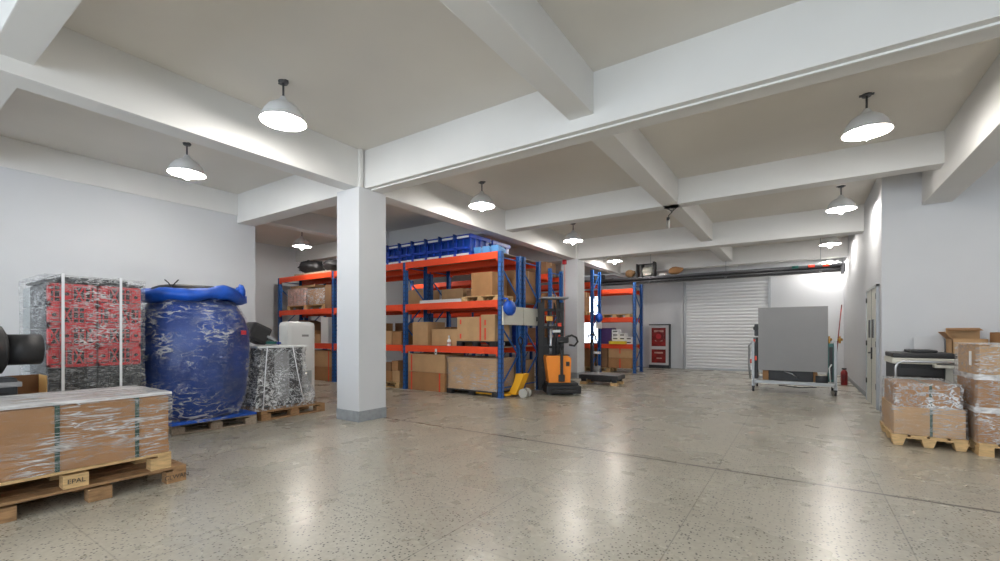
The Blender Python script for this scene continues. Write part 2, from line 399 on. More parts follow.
# white cable duct on the beam soffit
struct('trim_1', Bx(-5.5, 6, 4.62, 4.645, SF - .018, SF, 'conduit'), 'thin white cable duct under the deep cross beam')
struct('baseboard_right', MB().box(XR - .012, XR, 11.68, YF, 0, .10, 'basegrey').box(XR - .012, XR, 9.95, 10.18, 0, .10, 'basegrey').box(XR - .012, 6, 9.948, 9.96, 0, .10, 'basegrey'))
struct('trim_2', MB().box(-5.25, -5.13, YF - .09, YF, 0, 3.9, 'wall').box(-3.75, -3.66, YF - .05, YF, 0, 3.3, 'wall'), 'plain pilaster strips on the end wall')
# double door
d = struct('door_1', MB().box(XR - .03, XR + .01, 10.22, 11.64, 0, 2.17, 'door').box(XR - .045, XR + .01, 10.18, 10.22, 0, 2.21, 'alu').box(XR - .045, XR + .01, 11.64, 11.68, 0, 2.21, 'alu').box(XR - .045, XR + .01, 10.18, 11.68, 2.17, 2.21, 'alu').box(XR - .034, XR - .029, 10.92, 10.932, 0, 2.17, 'blackm'), 'cream steel double door in the right wall')
for y in (10.58, 11.06):
    struct('vision_panel', MB().box(XR - .045, XR - .028, y, y + .20, 1.26, 1.60, 'black').box(XR - .040, XR - .03, y - .02, y, 1.26, 1.6, 'alu').box(XR - .040, XR - .03, y + .22, y + .24, 1.26, 1.6, 'alu'), parent=d)
struct('door_handle', MB().box(XR - .05, XR - .03, 10.84, 10.89, .86, 1.08, 'blackm').cyl((XR - .05, 10.865, .98), (XR - .09, 10.865, .98), .012, 'blackm').cyl((XR - .085, 10.865, .98), (XR - .085, 10.74, .98), .012, 'blackm'), parent=d)
for y in (10.23, 11.62):
    for z in (.35, 1.1, 1.95): struct('hinge', MB().cyl((XR - .04, y, z), (XR - .04, y, z + .1), .012, 'blackm'), parent=d)

# roller shutter
sh = MB(); n = 27; SX0, SX1, SZ = -3.55, -0.90, 3.15
prof = []
for i in range(n):
    z0 = i * SZ / n; z1 = (i + 1) * SZ / n
    prof += [(YF - .03, z0), (YF - .055, z0 + (z1 - z0) * .35), (YF - .055, z0 + (z1 - z0) * .65), (YF - .03, z1 - .004)]
pts = prof + [(YF - .01, SZ), (YF - .01, 0)]
sh.prism(pts, 'x', SX0, SX1, 'shutter')
s_ = struct('door_2', sh, 'closed white slatted roller shutter in the end wall')
struct('guide_rail', MB().box(SX0 - .07, SX0, YF - .08, YF, 0, 3.25, 'alu'), parent=s_)
struct('guide_rail', MB().box(SX1, SX1 + .07, YF - .08, YF, 0, 3.25, 'alu'), parent=s_)
struct('bottom_bar', MB().box(SX0, SX1, YF - .07, YF - .01, 0, .07, 'alu'), parent=s_)

# ------------------------------------------------------------------ pendant lamps
def make_lamp(loc, label, drop=0.0):
    r = root('pendant_lamp', label, 'lamp', loc, 0, 'dome pendant lamps')
    d = -drop
    MB().cyl((0, 0, 0), (0, 0, -.025), .055, 'stem', .045).box(-.07, .07, -.02, .02, -.012, 0, 'stem').build('ceiling_rose', r)
    MB().cyl((0, 0, -.02), (0, 0, d - .19), .011, 'stem').build('stem', r)
    sh_ = MB()
    sh_.lathe([(.028, d - .17), (.034, d - .185), (.05, d - .205), (.052, d - .225), (.10, d - .245), (.155, d - .285), (.20, d - .345), (.225, d - .41), (.236, d - .445), (.240, d - .447)], 'shade', 32, cap0=True)
    sh_.lathe([(.238, d - .449), (.222, d - .412), (.196, d - .350), (.150, d - .292), (.095, d - .252), (.03, d - .235)], 'shadein', 32, cap1=True)
    sh_.build('lamp_shade', r)
    MB().cyl((0, 0, d - .235), (0, 0, d - .33), .03, 'conduit').build('socket', r)
    MB().sphere((0, 0, d - .43), .06, 'bulb', 2, (1, 1, 1.75)).build('bulb', r)
    return r
lampA = make_lamp((-4.78, 2.79, SL), 'big grey pendant lamp hanging left of the square column, nearest of all lamps')
for p, lb in (((-7.53, 2.91), 'pendant lamp hanging over the blue wrapped sack'),
              ((-4.90, 6.70), 'pendant lamp hanging in front of the blue crates on the rack'),
              ((-4.82, 10.54), 'pendant lamp hanging in front of the second column'),
              ((0.65, 6.76), 'largest pendant lamp on the right side of the hall'),
              ((0.65, 10.70), 'pendant lamp hanging above the tall grey panel machine'),
              ((0.66, 14.75), 'third pendant lamp from the front along the right wall'),
              ((-5.05, 14.3), 'small pendant lamp beyond the second column'),
              ((-11.26, 7.1), 'pendant lamp above the left end of the front rack')):
    dup(lampA, (p[0], p[1], SL), 0, lb)
make_lamp((0.75, 17.25, SL), 'farthest pendant lamp just above the end rail', .16)
for p, lb in (((-11.3, 10.54), 'added unseen pendant lamp in the aisle behind the front racks'),):  # added lamp, hidden by the crates, to brighten the alcove and rack interior
    dup(lampA, (p[0], p[1], SL), 0, lb)
for p in ((-0.6, -1.2), (-6.6, -1.4), (4.2, 2.9), (4.2, 6.8), (3.6, -1.3), (-0.9, 2.4)):
    if p == (-0.9, 2.4): continue
    dup(lampA, (p[0], p[1], SL), 0, 'pendant lamp outside the view, ' + {(-0.6, -1.2): 'straight behind the viewpoint', (-6.6, -1.4): 'back left of the viewpoint', (4.2, 2.9): 'right of the viewpoint', (4.2, 6.8): 'right of the tall wrapped stack', (3.6, -1.3): 'back right of the viewpoint'}[p])

# bare fitting on loose wires at the beam crossing
r = root('bare_lamp_fitting', 'small bare light fitting hanging on loose black wires at the beam crossing', 'light fitting', (-2.0, 8.7, SS))
MB().tube([(0, 0, 0), (.06, -.02, -.04), (.02, 0, -.10), (-.04, 0, -.15), (-.05, 0, -.20)], .008, 'black').tube([(-.12, 0, 0), (-.05, 0, -.03), (.02, 0, -.08)], .008, 'black').tube([(.13, 0, 0), (.06, .0, -.06), (0, 0, -.10)], .008, 'black').build('wire', r)
MB().cyl((-.05, 0, -.19), (-.05, 0, -.24), .028, 'black').build('socket', r)
MB().cyl((-.03, 0, -.22), (-.03, 0, -.40), .012, 'conduit').cyl((-.07, 0, -.24), (-.07, 0, -.37), .008, 'steel').build('tube', r)

# red alarm and its wire on the second column
r = root('fire_alarm', 'small red alarm sounder high on the second column with a thin red wire', 'alarm', (-5.93, 12.37, 3.50))
MB().box(-.06, .06, -.06, 0, -.07, .07, 'red', .01).build('sounder', r)
MB().cyl((0, -.008, -.07), (0, -.008, -2.3), .006, 'redtape').build('wire', r)
MB().box(-.04, .04, -.04, 0, -2.42, -2.30, 'whitem', .004).build('switch_box', r)

# ------------------------------------------------------------------ pallets
def pallet(L, W, label, loc, rz=0, m='wood', h=.144, bottom=True, along='y', text=None, group='wooden pallets', curved=False, decks=5, rows=None):
    """deck boards run along local y; blocks stand in rows"""
    r = root('pallet', label, 'pallet', loc, rz, group)
    bh = h - .044 if bottom else h - .022
    zb = .022 if bottom else 0
    bw = .145; g = (W - decks * bw) / max(1, decks - 1) if W > decks * bw else .01
    if W <= decks * bw: bw = (W - .01 * (decks - 1)) / decks
    for i in range(decks):
        x = -W / 2 + i * (bw + g)
        Bx(x, x + bw, -L / 2, L / 2, h - .022, h, m, .003).build('deck_board', r)
    for y in (-L / 2 + .0, -.05, L / 2 - .10):
        Bx(-W / 2 + .004, W / 2 - .004, y, y + .10, h - .04, h - .0225, m).build('cross_board', r)
    bl = []
    for x in (-W / 2, -.06, W / 2 - .12):
        for y in (rows or (-L / 2, -.075, L / 2 - .15)):
            b = MB()
            if curved:
                b.prism([(x, h - .04), (x + .02, 0.005), (x + .10, 0.005), (x + .13, h - .04)], 'y', y, y + .15, m)
            else: b.box(x, x + .12, y, y + .15, zb, h - .04, m, .004)
            bl.append(b.build('block', r))
        if bottom: Bx(x, x + .12, -L / 2, L / 2, 0, zb, m, .002).build('bottom_board', r)
    return r
def stamp(parent, body, loc, size, rot):
    c = bpy.data.curves.new('stamp', 'FONT'); c.body = body; c.size = size; c.extrude = 0.0006; c.align_x = 'CENTER'; c.align_y = 'CENTER'
    c.materials.append(M['black'])
    t_ = bpy.data.objects.new('stamp_text', c); COL.objects.link(t_)
    bpy.context.view_layer.update()
    me = bpy.data.meshes.new_from_object(t_.evaluated_get(bpy.context.evaluated_depsgraph_get()))
    bpy.data.objects.remove(t_)
    o = bpy.data.objects.new('stamp', me); COL.objects.link(o); o.parent = parent; o.location = loc; o.rotation_euler = rot
    return o

# near left: two stacked pallets under the long wrapped crate
p = pallet(2.64, .95, 'brown weathered pallet on the floor under the long wrapped crate', (-5.16, .485, 0), 0, 'woodd', bottom=False, decks=6, rows=(-1.32, -.80, -.28, .10, .64, 1.17))
stamp(p, 'CLWAN', (.4765, 1.245, .052), .052, (math.pi / 2, 0, math.pi / 2))
p = pallet(2.40, .88, 'paler pallet stacked on the brown pallet under the long crate', (-5.13, .49, .1445), 0, 'wood', bottom=False, decks=6, rows=(-1.2, -.62, -.04, .49, 1.05))
stamp(p, 'EPAL', (.4415, .565, .052), .050, (math.pi / 2, 0, math.pi / 2))
r = root('wrapped_crate', 'long cardboard crate with green straps under clear film, on two pallets', 'crate', (-5.13, .49, .289))
c = Bx(-.42, .42, -1.19, 1.185, 0, .50, 'card', .006)
c.build('carton', r)
Bx(-.424, .424, -1.192, 1.188, .0, .085, 'card', .004).build('tray_edge', r)
for y in (-.55, .445, .94):
    MB().box(.422, .430, y, y + .028, .0, .505, 'strapg').box(-.425, .425, y, y + .028, .500, .507, 'strapg').box(-.43, -.422, y, y + .028, 0, .505, 'strapg').build('strap', r)
MB().shell(-.44, .44, -1.21, 1.205, .0, .535, 'wrap', .07, .010, 6, mtop='wraptop').build('stretch_film', r)

# ------------------------------------------------------------------ red crate stack
pallet(1.2, .84, 'pallet under the red crate stack', (-7.28, 1.69, 0), math.pi / 2, 'woodd')
r = root('wrapped_crate_stack', 'stack of red and black lattice crates wrapped in film with two white straps', 'crate stack', (-7.28, 1.69, .146))
def lattice_crate(nm, x0, x1, y0, y1, z0, z1, m):
    b = MB(); b.box(x0, x1 - .02, y0 + .012, y1 - .012, z0 + .012, z1 - .012, 'black')
    t = .020
    for z in (z0, z1 - t * 1.6): b.box(x0, x1, y0 + .004, y1 - .004, z, z + t * 1.6, m)
    for y in (y0 + .004, y1 - t - .004): b.box(x0, x1, y, y + t, z0, z1, m)
    kinds = random.choice(['bxgb', 'xbgx', 'bgxb', 'gbxg']); n = 4; w = (y1 - y0) / n; zm = (z0 + z1) / 2; hz = (z1 - z0)
    for i in range(n):
        a = y0 + i * w; k_ = kinds[i]
        if i < n - 1: b.box(x1 - .02, x1, a + w - .006, a + w + .006, z0, z1, m)
        if k_ == 'b':
            b.box(x1 - .02, x1 - .002, a + w * .12, a + w * .88, z0 + hz * .2, z1 - hz * .12, m)
            b.cyl((x1 - .004, a + w * .5, zm), (x1 + .001, a + w * .5, zm), .020, 'black', None, 12)
        elif k_ == 'x':
            b.bar((x1 - .01, a + .01, z0 + .02), (x1 - .01, a + w - .01, z1 - .02), .018, .014, m); b.bar((x1 - .01, a + .01, z1 - .02), (x1 - .01, a + w - .01, z0 + .02), .018, .014, m)
        else:
            for q in (.33, .66): b.box(x1 - .02, x1 - .004, a, a + w, z0 + hz * q - .006, z0 + hz * q + .006, m)
            b.box(x1 - .02, x1 - .004, a + w * .45, a + w * .55, z0, z1, m)
    return b.build(nm, r)
for k in range(3):
    for (a, b_) in ((-.41, -.005), (.005, .41)):
        lattice_crate('black_crate', .50, .565, a, b_, .005 + k * .272, .270 + k * .272, 'darkg')
for k in range(4):
    for (a, b_) in ((-.41, -.005), (.005, .41)):
        lattice_crate('red_crate', .50, .565, a, b_, .825 + k * .232, 1.053 + k * .232, 'red')
for k in range(7):
    Bx(-.22, .495, -.41, .41, .005 + k * .25, .245 + k * .25, 'darkg', .01).build('black_crate', r)
    Bx(-.575, -.225, -.41, .41, .005 + k * .25, .245 + k * .25, 'greyp', .01).build('grey_crate', r)
MB().box(-.30, .58, -.43, .43, 1.762, 1.785, 'black', .005).box(-.2, .5, -.3, .3, 1.785, 1.83, 'darkg', .01).build('cover_sheet', r)
MB().shell(-.60, .60, -.44, .44, .0, 1.84, 'wrapside', .08, .016, 5).build('stretch_film', r)
for y in (-.31, .19):
    MB().box(.606, .612, y, y + .024, .0, 1.85, 'strapw').box(-.61, .612, y, y + .024, 1.85, 1.856, 'strapw').build('strap', r)

# black cylinder lying at the left edge, with its stand
r = root('black_duct', 'black lying cylindrical duct unit with a stepped round end, beside the red crates', 'machine part', (-5.85, .72, 0))
MB().cyl((0, -.70, 1.20), (0, .10, 1.20), .21, 'black', None, 32).build('drum', r)
MB().cyl((0, .10, 1.20), (0, .13, 1.20), .21, 'black', .145, 32).cyl((0, .13, 1.20), (0, .345, 1.20), .138, 'black', None, 32).cyl((0, .345, 1.20), (0, .352, 1.20), .138, 'darkg', .13, 32).build('nozzle', r)
MB().box(-.16, .16, -.6, .05, .966, 1.05, 'blackm', .01).build('saddle', r)
MB().tube([(-.05, -.2, 1.38), (-.05, -.1, 1.50), (-.05, .02, 1.52)], .02, 'black').box(-.12, .02, -.12, .06, 1.51, 1.54, 'black').build('bracket', r)
MB().cyl((-.05, -.02, 1.38), (-.05, -.02, 1.45), .03, 'red').build('red_knob', r)
r = root('plastic_case', 'dark grey plastic case with vents at the left edge behind the long crate', 'case', (-5.82, .50, 0))
MB().box(-.16, .14, -.5, .40, 0.02, .96, 'darkg', .03).build('body', r)
MB().box(-.17, .17, -.52, .42, .88, .925, 'grey', .01).build('lid_rim', r)
for k in range(3): MB().box(.14, .148, .10 + k * .09, .16 + k * .09, .78, .84, 'black').build('vent', r)
r = root('open_carton', 'tall open cardboard box between the dark case and the red crates', 'cardboard box', (-6.30, 1.05, 0))
MB().box(-.15, -.14, -.12, .12, 0, .93, 'card3').box(-.15, .15, -.12, -.112, 0, .93, 'card').box(-.15, .15, .112, .12, 0, .93, 'cardlit').box(-.15, .15, -.12, .12, 0, .02, 'card').build('walls', r)  # inside shade painted as a dark back wall, light as a brighter right wall
MB().box(-.13, .10, -.11, .11, .02, .50, 'card3').build('filling', r)

# ------------------------------------------------------------------ blue sack
pallet(1.04, .94, 'low weathered pallet under the blue wrapped sack', (-7.24, 3.05, 0), math.radians(-8), 'woodg')
r = root('wrapped_blue_sack', 'huge blue barrel shaped sack wrapped in clear film with a rolled tarp on top', 'sack', (-7.26, 2.90, .146))
MB().shell(-.50, .56, -.48, .60, 0, .03, 'bluet', .12, .012, 4, mtop='bluet').build('base_sheet', r)
def wr(r_, z, a):
    p = Vector((math.cos(a) * 2, math.sin(a) * 2, z * 1.6)); k = noise.noise(p * 1.3) * .04 + noise.noise(p * 3.7) * .02 + .022 * math.cos(7 * a) - .03
    return (r_ * (1 + k), z)
prof = [(.50, .03), (.59, .10), (.645, .25), (.68, .45), (.70, .70), (.70, 1.0), (.685, 1.22), (.64, 1.42), (.57, 1.56), (.51, 1.66)]
MB().lathe(prof, 'blue', 56, fn=wr, cap1=True, cap0=True).build('sack_body', r)
# slightly bigger film skin
def wr2(r_, z, a):
    p = Vector((math.cos(a) * 2, math.sin(a) * 2, z * 1.6)); k = noise.noise(p * 1.3) * .04 + noise.noise(p * 3.7) * .02 + .010 * math.cos(7 * a) - .03 + abs(noise.noise(p * 6)) * .02
    return (r_ * (1 + k) + .025, z)
MB().lathe([(.58, .0)] + prof[1:] , 'wrapsack', 64, fn=wr2).build('stretch_film', r)
t = MB(); pts = []
for k in range(49):
    a = 2 * math.pi * k / 48; pts.append((.555 * math.cos(a), .555 * math.sin(a), 1.725 + .035 * math.sin(2 * a + 1) + .02 * math.sin(5 * a)))
seg = 12; rings = []
for k in range(48):
    a = 2 * math.pi * k / 48; c = Vector(pts[k]); rad = .095 * (1 + .45 * noise.noise(Vector((math.cos(a) * 2, math.sin(a) * 2, 3))))
    e1 = Vector((math.cos(a), math.sin(a), 0)); e2 = Vector((0, 0, 1))
    R = []
    for j in range(seg):
        b = 2 * math.pi * j / seg; q = rad * (1 + .5 * noise.noise(Vector((math.cos(a) * 3, math.sin(a) * 3, j * .6))))
        R.append(t.bm.verts.new(c + e1 * q * math.cos(b) + e2 * q * 0.8 * math.sin(b)))
    rings.append(R)
fs = []
for k in range(48):
    q, w = rings[k], rings[(k + 1) % 48]
    for j in range(seg): fs.append(t.bm.faces.new((q[j], w[j], w[(j + 1) % seg], q[(j + 1) % seg])))
t._fin(fs, 'bluet', True); t.build('tarp_roll', r)
MB().lathe([(.50, 1.74), (.49, 1.83), (.43, 1.86), (.2, 1.85)], 'black', 40, fn=lambda a_, z, t_: (a_ * (1 + .02 * math.sin(5 * t_)), z), cap1=True).build('lid', r)
MB().sphere((.30, .49, 1.80), .105, 'bluet', 3, (1.0, .55, 1.1), .45, 3).build('tarp_corner', r)
MB().tube([(.32, -.40, 1.81), (.31, -.43, 1.87), (.30, -.47, 1.91)], .008, 'black').tube([(.32, -.40, 1.81), (.32, -.36, 1.87), (.33, -.32, 1.92)], .008, 'black').tube([(.28, -.5, 1.80), (.32, -.40, 1.82), (.34, -.2, 1.84)], .007, 'black').build('tie', r)
MB().box(.715, .73, -.05, .06, 1.18, 1.24, 'red', .004, Matrix.Rotation(math.radians(32), 4, 'Z')).build('red_label', r)

# ------------------------------------------------------------------ grey wrapped machine
pallet(1.10, 1.05, 'brown pallet under the crumpled film bundle, beside the square column', (-7.36, 4.19, 0), 0, 'woodd')
r = root('wrapped_machine', 'box shaped machine in crumpled grey film with a white top plate', 'machine', (-7.36, 4.09, .146))
MB().box(-.34, .33, -.36, .36, .02, .96, 'darkg', .02).box(-.30, .35, -.3, .30, .25, .80, 'black', .02).box(-.2, .37, -.15, .1, .1, .9, 'grey', .02).build('cabinet', r)
MB().box(-.40, .40, -.44, .42, .965, .995, 'appl', .006).build('top_plate', r)
MB().shell(-.37, .38, -.41, .39, -.0, .965, 'wrapheavy', .04, .06, 4, top=False, flare=.28).build('stretch_film', r)
for (y0, y1) in ((-.30, -.42), (.12, .27)):
    MB().tube([(.42, y0, 1.0), (.46, (y0 + y1) / 2, .5), (.52, y1, .02)], .008, 'strapw').build('strap', r)
r = root('motor_unit', 'black motor unit tilted on the white top plate beside the blue sack', 'machine part', (-7.45, 3.84, 1.165))
MB().box(-.16, .16, -.16, .16, .0, .30, 'black', .05, Matrix.Translation((0, -.02, .04)) @ Matrix.Rotation(math.radians(-24), 4, 'X')).build('housing', r)
MB().box(-.10, .17, .06, .22, .16, .20, 'alu', .01, Matrix.Rotation(math.radians(-28), 4, 'X')).build('bright_cover', r)
MB().box(.05, .16, .12, .30, .0, .05, 'teal', .01).box(.0, .12, .30, .40, .0, .03, 'bluec', .005).build('terminal_block', r)
r = root('air_purifier', 'white rounded standing appliance behind the crumpled film bundle', 'appliance', (-8.12, 5.02, 0))
MB().box(-.16, .16, -.30, .30, .03, 1.57, 'appl', .085).build('body', r)
MB().box(-.14, .14, -.26, .26, 0, .05, 'greyp', .01).build('base', r)
MB().box(.158, .164, .0, .14, 1.28, 1.32, 'grey', .002).build('badge', r)
MB().box(.155, .168, -.20, .20, .18, .62, 'greyp', .004).build('grille', r)

# ------------------------------------------------------------------ racks
def rack(label, xs, y0, y1, levels, H, holes=True):
    r = root('pallet_rack', label, 'storage rack', (xs[-1], y0, 0), 0, 'blue and orange pallet racks')
    ox, oy = xs[-1], y0; D = y1 - y0
    for X in xs:
        x = X - ox
        for y in (0, D):
            b = MB(); s = .045
            yy = y if y == 0 else y - 2 * s
            b.box(x - s, x - s + .008, yy, yy + 2 * s, 0, H, 'post').box(x + s - .008, x + s, yy, yy + 2 * s, 0, H, 'post')
            b.box(x - s, x + s, (yy if y == 0 else yy + 2 * s - .008), (yy + .008 if y == 0 else yy + 2 * s), 0, H, 'post')
            z = .1
            while z < H - .05:
                yf = yy - .0015 if y == 0 else yy + 2 * s - .0065 + .006
                b.box(x - .022, x - .008, yf, yf + .003, z, z + .035, 'black'); b.box(x + .008, x + .022, yf, yf + .003, z, z + .035, 'black')
                b.box(x + s - .001, x + s + .0015, yy + .035, yy + .055, z, z + .035, 'black')
                z += .10
            b.build('upright', r)
            MB().box(x - .07, x + .07, yy - .02, yy + .11, 0, .008, 'post').build('foot_plate', r)
        z = .25; k = 0
        while z + .62 < H:
            a, c = (.06, D - .06) if k % 2 == 0 else (D - .06, .06)
            MB().bar((x, a, z), (x, c, z + .62), .03, .022, 'post').build('brace', r)
            z += .62; k += 1
        for z in (.2, H - .12): MB().bar((x, .06, z), (x, D - .06, z), .03, .022, 'post').build('brace', r)
    for X0, X1 in zip(xs, xs[1:]):
        a = X0 - ox + .047; c = X1 - ox - .047
        for z in levels:
            for y in (-.005, D - .045):
                b = MB().box(a, c, y, y + .05, z - .15, z, 'orange', .004).box(a, a + .004 + .035, y - .004, y + .054, z - .19, z, 'orange').box(c - .039, c, y - .004, y + .054, z - .19, z, 'orange')
                b.build('beam', r)
            Bx(a, c, .05, D - .05, z - .022, z - .004, 'woodg').build('shelf_board', r)
    return r
XA, XB, XC, XD = -5.157, -7.93, -10.70, -13.40
LV = (1.06, 2.04, 3.05)
rack('front pallet rack nearest to the columns, carrying blue crates on top', [XD, XC, XB, XA], 7.67, 8.47, LV, 3.048)
rack('second pallet rack standing back to back with the front one', [XD, XC, XB, XA], 8.56, 9.36, LV, 3.048)
rack('middle pallet rack mostly hidden behind the front racks', [-11.45, -8.70, -5.95], 11.4, 12.2, (1.06, 2.04, 3.05), 3.2)
rack('far pallet rack just behind the second column', [-11.2, -8.48, -5.76], 14.05, 14.80, (1.0, 1.95, 3.05), 3.45)
rack('farthest pallet rack, with books and big cartons, near the shutter', [-10.0, -7.30, -4.60], 14.90, 15.75, (0.97, 1.88, 2.85), 3.05)

GC = 'cartons on the racks'
def carton(x0, x1, y0, y1, z0, z1, label, m='card', tape='tape', marks=(), group=GC, name='cardboard_box', topflap=False):
    r = root(name, label, 'cardboard box', ((x0 + x1) / 2, (y0 + y1) / 2, z0), 0, group)
    a, b, c = (x1 - x0) / 2, (y1 - y0) / 2, z1 - z0
    Bx(-a, a, -b, b, 0.002, c, m, .005).build('carton', r)
    if tape:
        MB().box(-a - .0015, a + .0015, -.025, .025, c - .001, c + .0015, tape).box(a, a + .0018, -.025, .025, c * .75, c, tape).build('tape', r)
    for (u, v0, v1) in marks:
        MB().box(-a + u * 2 * a - .02, -a + u * 2 * a + .02, -b - .0018, -b + .001, c * v0, c * v1, 'redtape').build('red_tape', r)
    return r
# front rack, right bay
yf = 7.70; yb = 8.42
carton(-7.83, -6.68, yf, yb, 0, .43, 'large flat brown carton on the floor under the front rack', 'card', marks=((.10, 0, 1), (.87, 0, 1)))
carton(-7.83, -6.68, yf, yb, .432, .86, 'large pale brown carton stacked on the flat carton under the front rack', 'card2', marks=((.10, 0.05, .95),))
def dark_pallet(x0, x1, y0, y1, z, label, m='black'):
    r = root('pallet', label, 'pallet', ((x0 + x1) / 2, (y0 + y1) / 2, z), 0, 'pallets on the racks')
    a, b = (x1 - x0) / 2, (y1 - y0) / 2
    Bx(-a, a, -b, b, .085, .11, m, .004).build('deck_board', r)
    for x in (-a, -.07, a - .14):
        for y in (-b, b - .12): Bx(x, x + .14, y, y + .12, 0.0, .085, m, .006).build('block', r)
    return r
dark_pallet(-6.62, -5.24, yf, yb, 0, 'black pallet on the floor at the right end of the front rack')
r = root('wrapped_carton', 'long carton under clear film on the black pallet beneath the front rack', 'cardboard box', (-5.93, 8.06, .112), 0, GC)
Bx(-.66, .66, -.34, .34, 0, .58, 'card2', .006).build('carton', r)
Bx(-.67, .67, -.35, .35, .58, .70, 'card2', .006).build('lid', r)
MB().shell(-.685, .685, -.365, .365, .0, .712, 'wrapx', .08, .006, 6).build('stretch_film', r)
carton(-7.68, -7.20, yf, yb - .1, 1.062, 1.61, 'tall narrow carton on the lower shelf of the front rack', 'card2')
carton(-7.13, -6.36, yf + .06, yb - .1, 1.062, 1.44, 'wide low carton beside the tall carton on the front rack', 'card2', 'tape')
dark_pallet(-6.33, -5.30, yf, yb, 1.062, 'black and red pallet on the lower shelf of the front rack', 'black')
for i, (a, b_, z1, mk, lb) in enumerate(((-6.31, -5.99, 1.70, ((.3, .1, .3), (.3, .7, .9)), 'left carton of three red taped cartons on the front rack'), (-5.985, -5.66, 1.70, ((.95, .02, .98),), 'middle carton of three red taped cartons on the front rack'), (-5.655, -5.30, 1.74, ((.3, .05, .5), (.3, .6, .8)), 'right carton of three red taped cartons on the front rack'))):
    carton(a, b_, yf, yb - .15, 1.174, z1, lb, 'card2', marks=mk)
r = root('spray_bottle', 'small white bottle with pink label on the lower shelf of the front rack', 'bottle', (-6.55, 7.705, 1.06 + .002))
MB().lathe([(.001, 0), (.04, .0), (.045, .02), (.045, .12), (.015, .16), (.015, .2), (.02, .2), (.02, .23), (.001, .23)], 'paper', 16).build('bottle_body', r)
MB().cyl((0, 0, .04), (0, 0, .09), .0465, 'pinkish').build('bottle_label', r)
r = root('price_tag', 'small white label plate hanging on the lower orange beam', 'label', (-6.90, 7.66, .86))
MB().box(-.03, .03, -.008, 0, 0, .13, 'paper', .002).build('plate', r)
MB().box(-.018, .018, -.010, -.007, .03, .06, 'darkg').build('print', r)
# blue bags at the back of that shelf
tag(MB().sphere((0, 0, 0), .22, 'bluec', 3, (1.5, .7, .95), .25, 3).build('blue_bag', loc=(-6.93, 8.92, 1.29)), 'blue plastic bag behind the tall carton on the racks', 'bag', 'blue bags on the racks')
tag(MB().sphere((0, 0, 0), .22, 'bluec', 3, (1.3, .7, 1.0), .25, 3).build('blue_bag', loc=(-6.27, 8.92, 1.30)), 'blue plastic bag behind the wide carton on the racks', 'bag', 'blue bags on the racks')
# level 2
pallet(1.0, .55, 'small pale pallet on the middle shelf at the right end of the front rack', (-5.72, 8.02, 2.042), math.pi / 2, 'wood', .11, group='pallets on the racks', bottom=False, decks=4)
carton(-5.98, -5.42, 7.78, 8.36, 2.154, 2.66, 'brown carton standing on the small pale pallet of the front rack', 'card')
carton(-5.99, -5.22, 8.62, 9.30, 2.042, 2.78, 'tall brown carton on the middle shelf of the second rack', 'card')
for i, od in enumerate(('lowest', 'second', 'third', 'topmost')):
    tag(Bx(-.62, .62, -.3, .3, 0, .018, 'appl', .004).build('plastic_sheet', loc=(-6.88, 8.05, 2.043 + i * .019)), od + ' thin white sheet of the flat stack on the middle shelf of the front rack', 'sheet', 'white sheets on the middle shelf')
carton(-7.6, -6.9, 8.65, 9.25, 2.042, 2.46, 'brown carton behind the cross braces on the middle shelf', 'card2')
carton(-6.8, -6.15, 8.65, 9.25, 2.042, 2.40, 'darker carton on the second rack, between two pale cartons', 'card3')
carton(-7.85, -7.32, 8.65, 9.25, 1.062, 1.5, 'brown carton at the back behind the tall narrow carton', 'card')
carton(-7.6, -6.3, 8.62, 9.3, .002, .75, 'large brown carton on the floor under the second rack', 'card')
carton(-6.2, -5.25, 8.62, 9.3, .002, .72, 'pale carton on the floor at the right end of the second rack', 'card2')
carton(-5.96, -5.67, 8.62, 9.3, 1.062, 1.55, 'white printed carton on the lower shelf of the second rack', 'paper', None)
# orange wire mesh basket backs (hidden cartons on the middle rack)
carton(-8.55, -7.8, 11.5, 12.1, 2.042, 2.55, 'brown carton on the hidden middle rack seen between the beams', 'card2')
carton(-7.7, -7.1, 11.5, 12.1, 2.042, 2.50, 'pale carton on the hidden middle rack', 'card2')
carton(-6.9, -6.1, 11.5, 12.1, 3.052, 3.42, 'brown carton on top of the middle rack beside the second column', 'card3')
carton(-6.9, -6.05, 11.5, 12.1, 2.042, 2.5, 'carton on the middle shelf beside the second column', 'card')
carton(-6.9, -6.05, 11.5, 12.1, 1.062, 1.5, 'carton on the lower shelf beside the second column', 'card3')
carton(-8.4, -7.2, 11.5, 12.1, 1.062, 1.55, 'wide carton on the lower shelf of the hidden middle rack', 'card3')
# blue crates on top
def blue_crate(loc, label):
    r = root('blue_crate', label, 'crate', loc, 0, 'blue crates on top of the front racks')
    w, d, h = .215, .38, .47
    b = MB().box(-w, w, -d, d, 0.0, .05, 'bluec', .01).box(-w + .03, w - .03, -d + .06, d - .03, .05, h - .07, 'blue', .01).box(-w, w, -d, d, h - .09, h, 'bluec', .012)  # recessed body in darker blue, shade of the gaps put into its colour
    for x in (-w + .02, 0, w - .02): b.box(x - .015, x + .015, -d + .005, -d + .035, .04, h - .05, 'bluec')
    for y in (-.2, 0, .2): b.box(w - .025, w - .003, y - .015, y + .015, .04, h - .05, 'bluec')
    b.box(-w + .03, w - .03, -d - .01, -d + .03, .14, .20, 'bluec'); b.build('crate_body', r)
    MB().tube([(-w + .02, -d - .02, h - .02), (-w + .01, -d - .05, h + .01), (-w - .01, -d - .03, h - .16)], .034, 'blue').build('clip', r)
    MB().box(-w + .05, w - .05, -d - .003, -d + .001, h - .080, h - .035, 'appl').build('pale_strip', r); MB().box(-w + .03, w - .05, -d - .003, -d + .001, .008, .05, 'appl').build('pale_strip', r)
    return r
bc = None
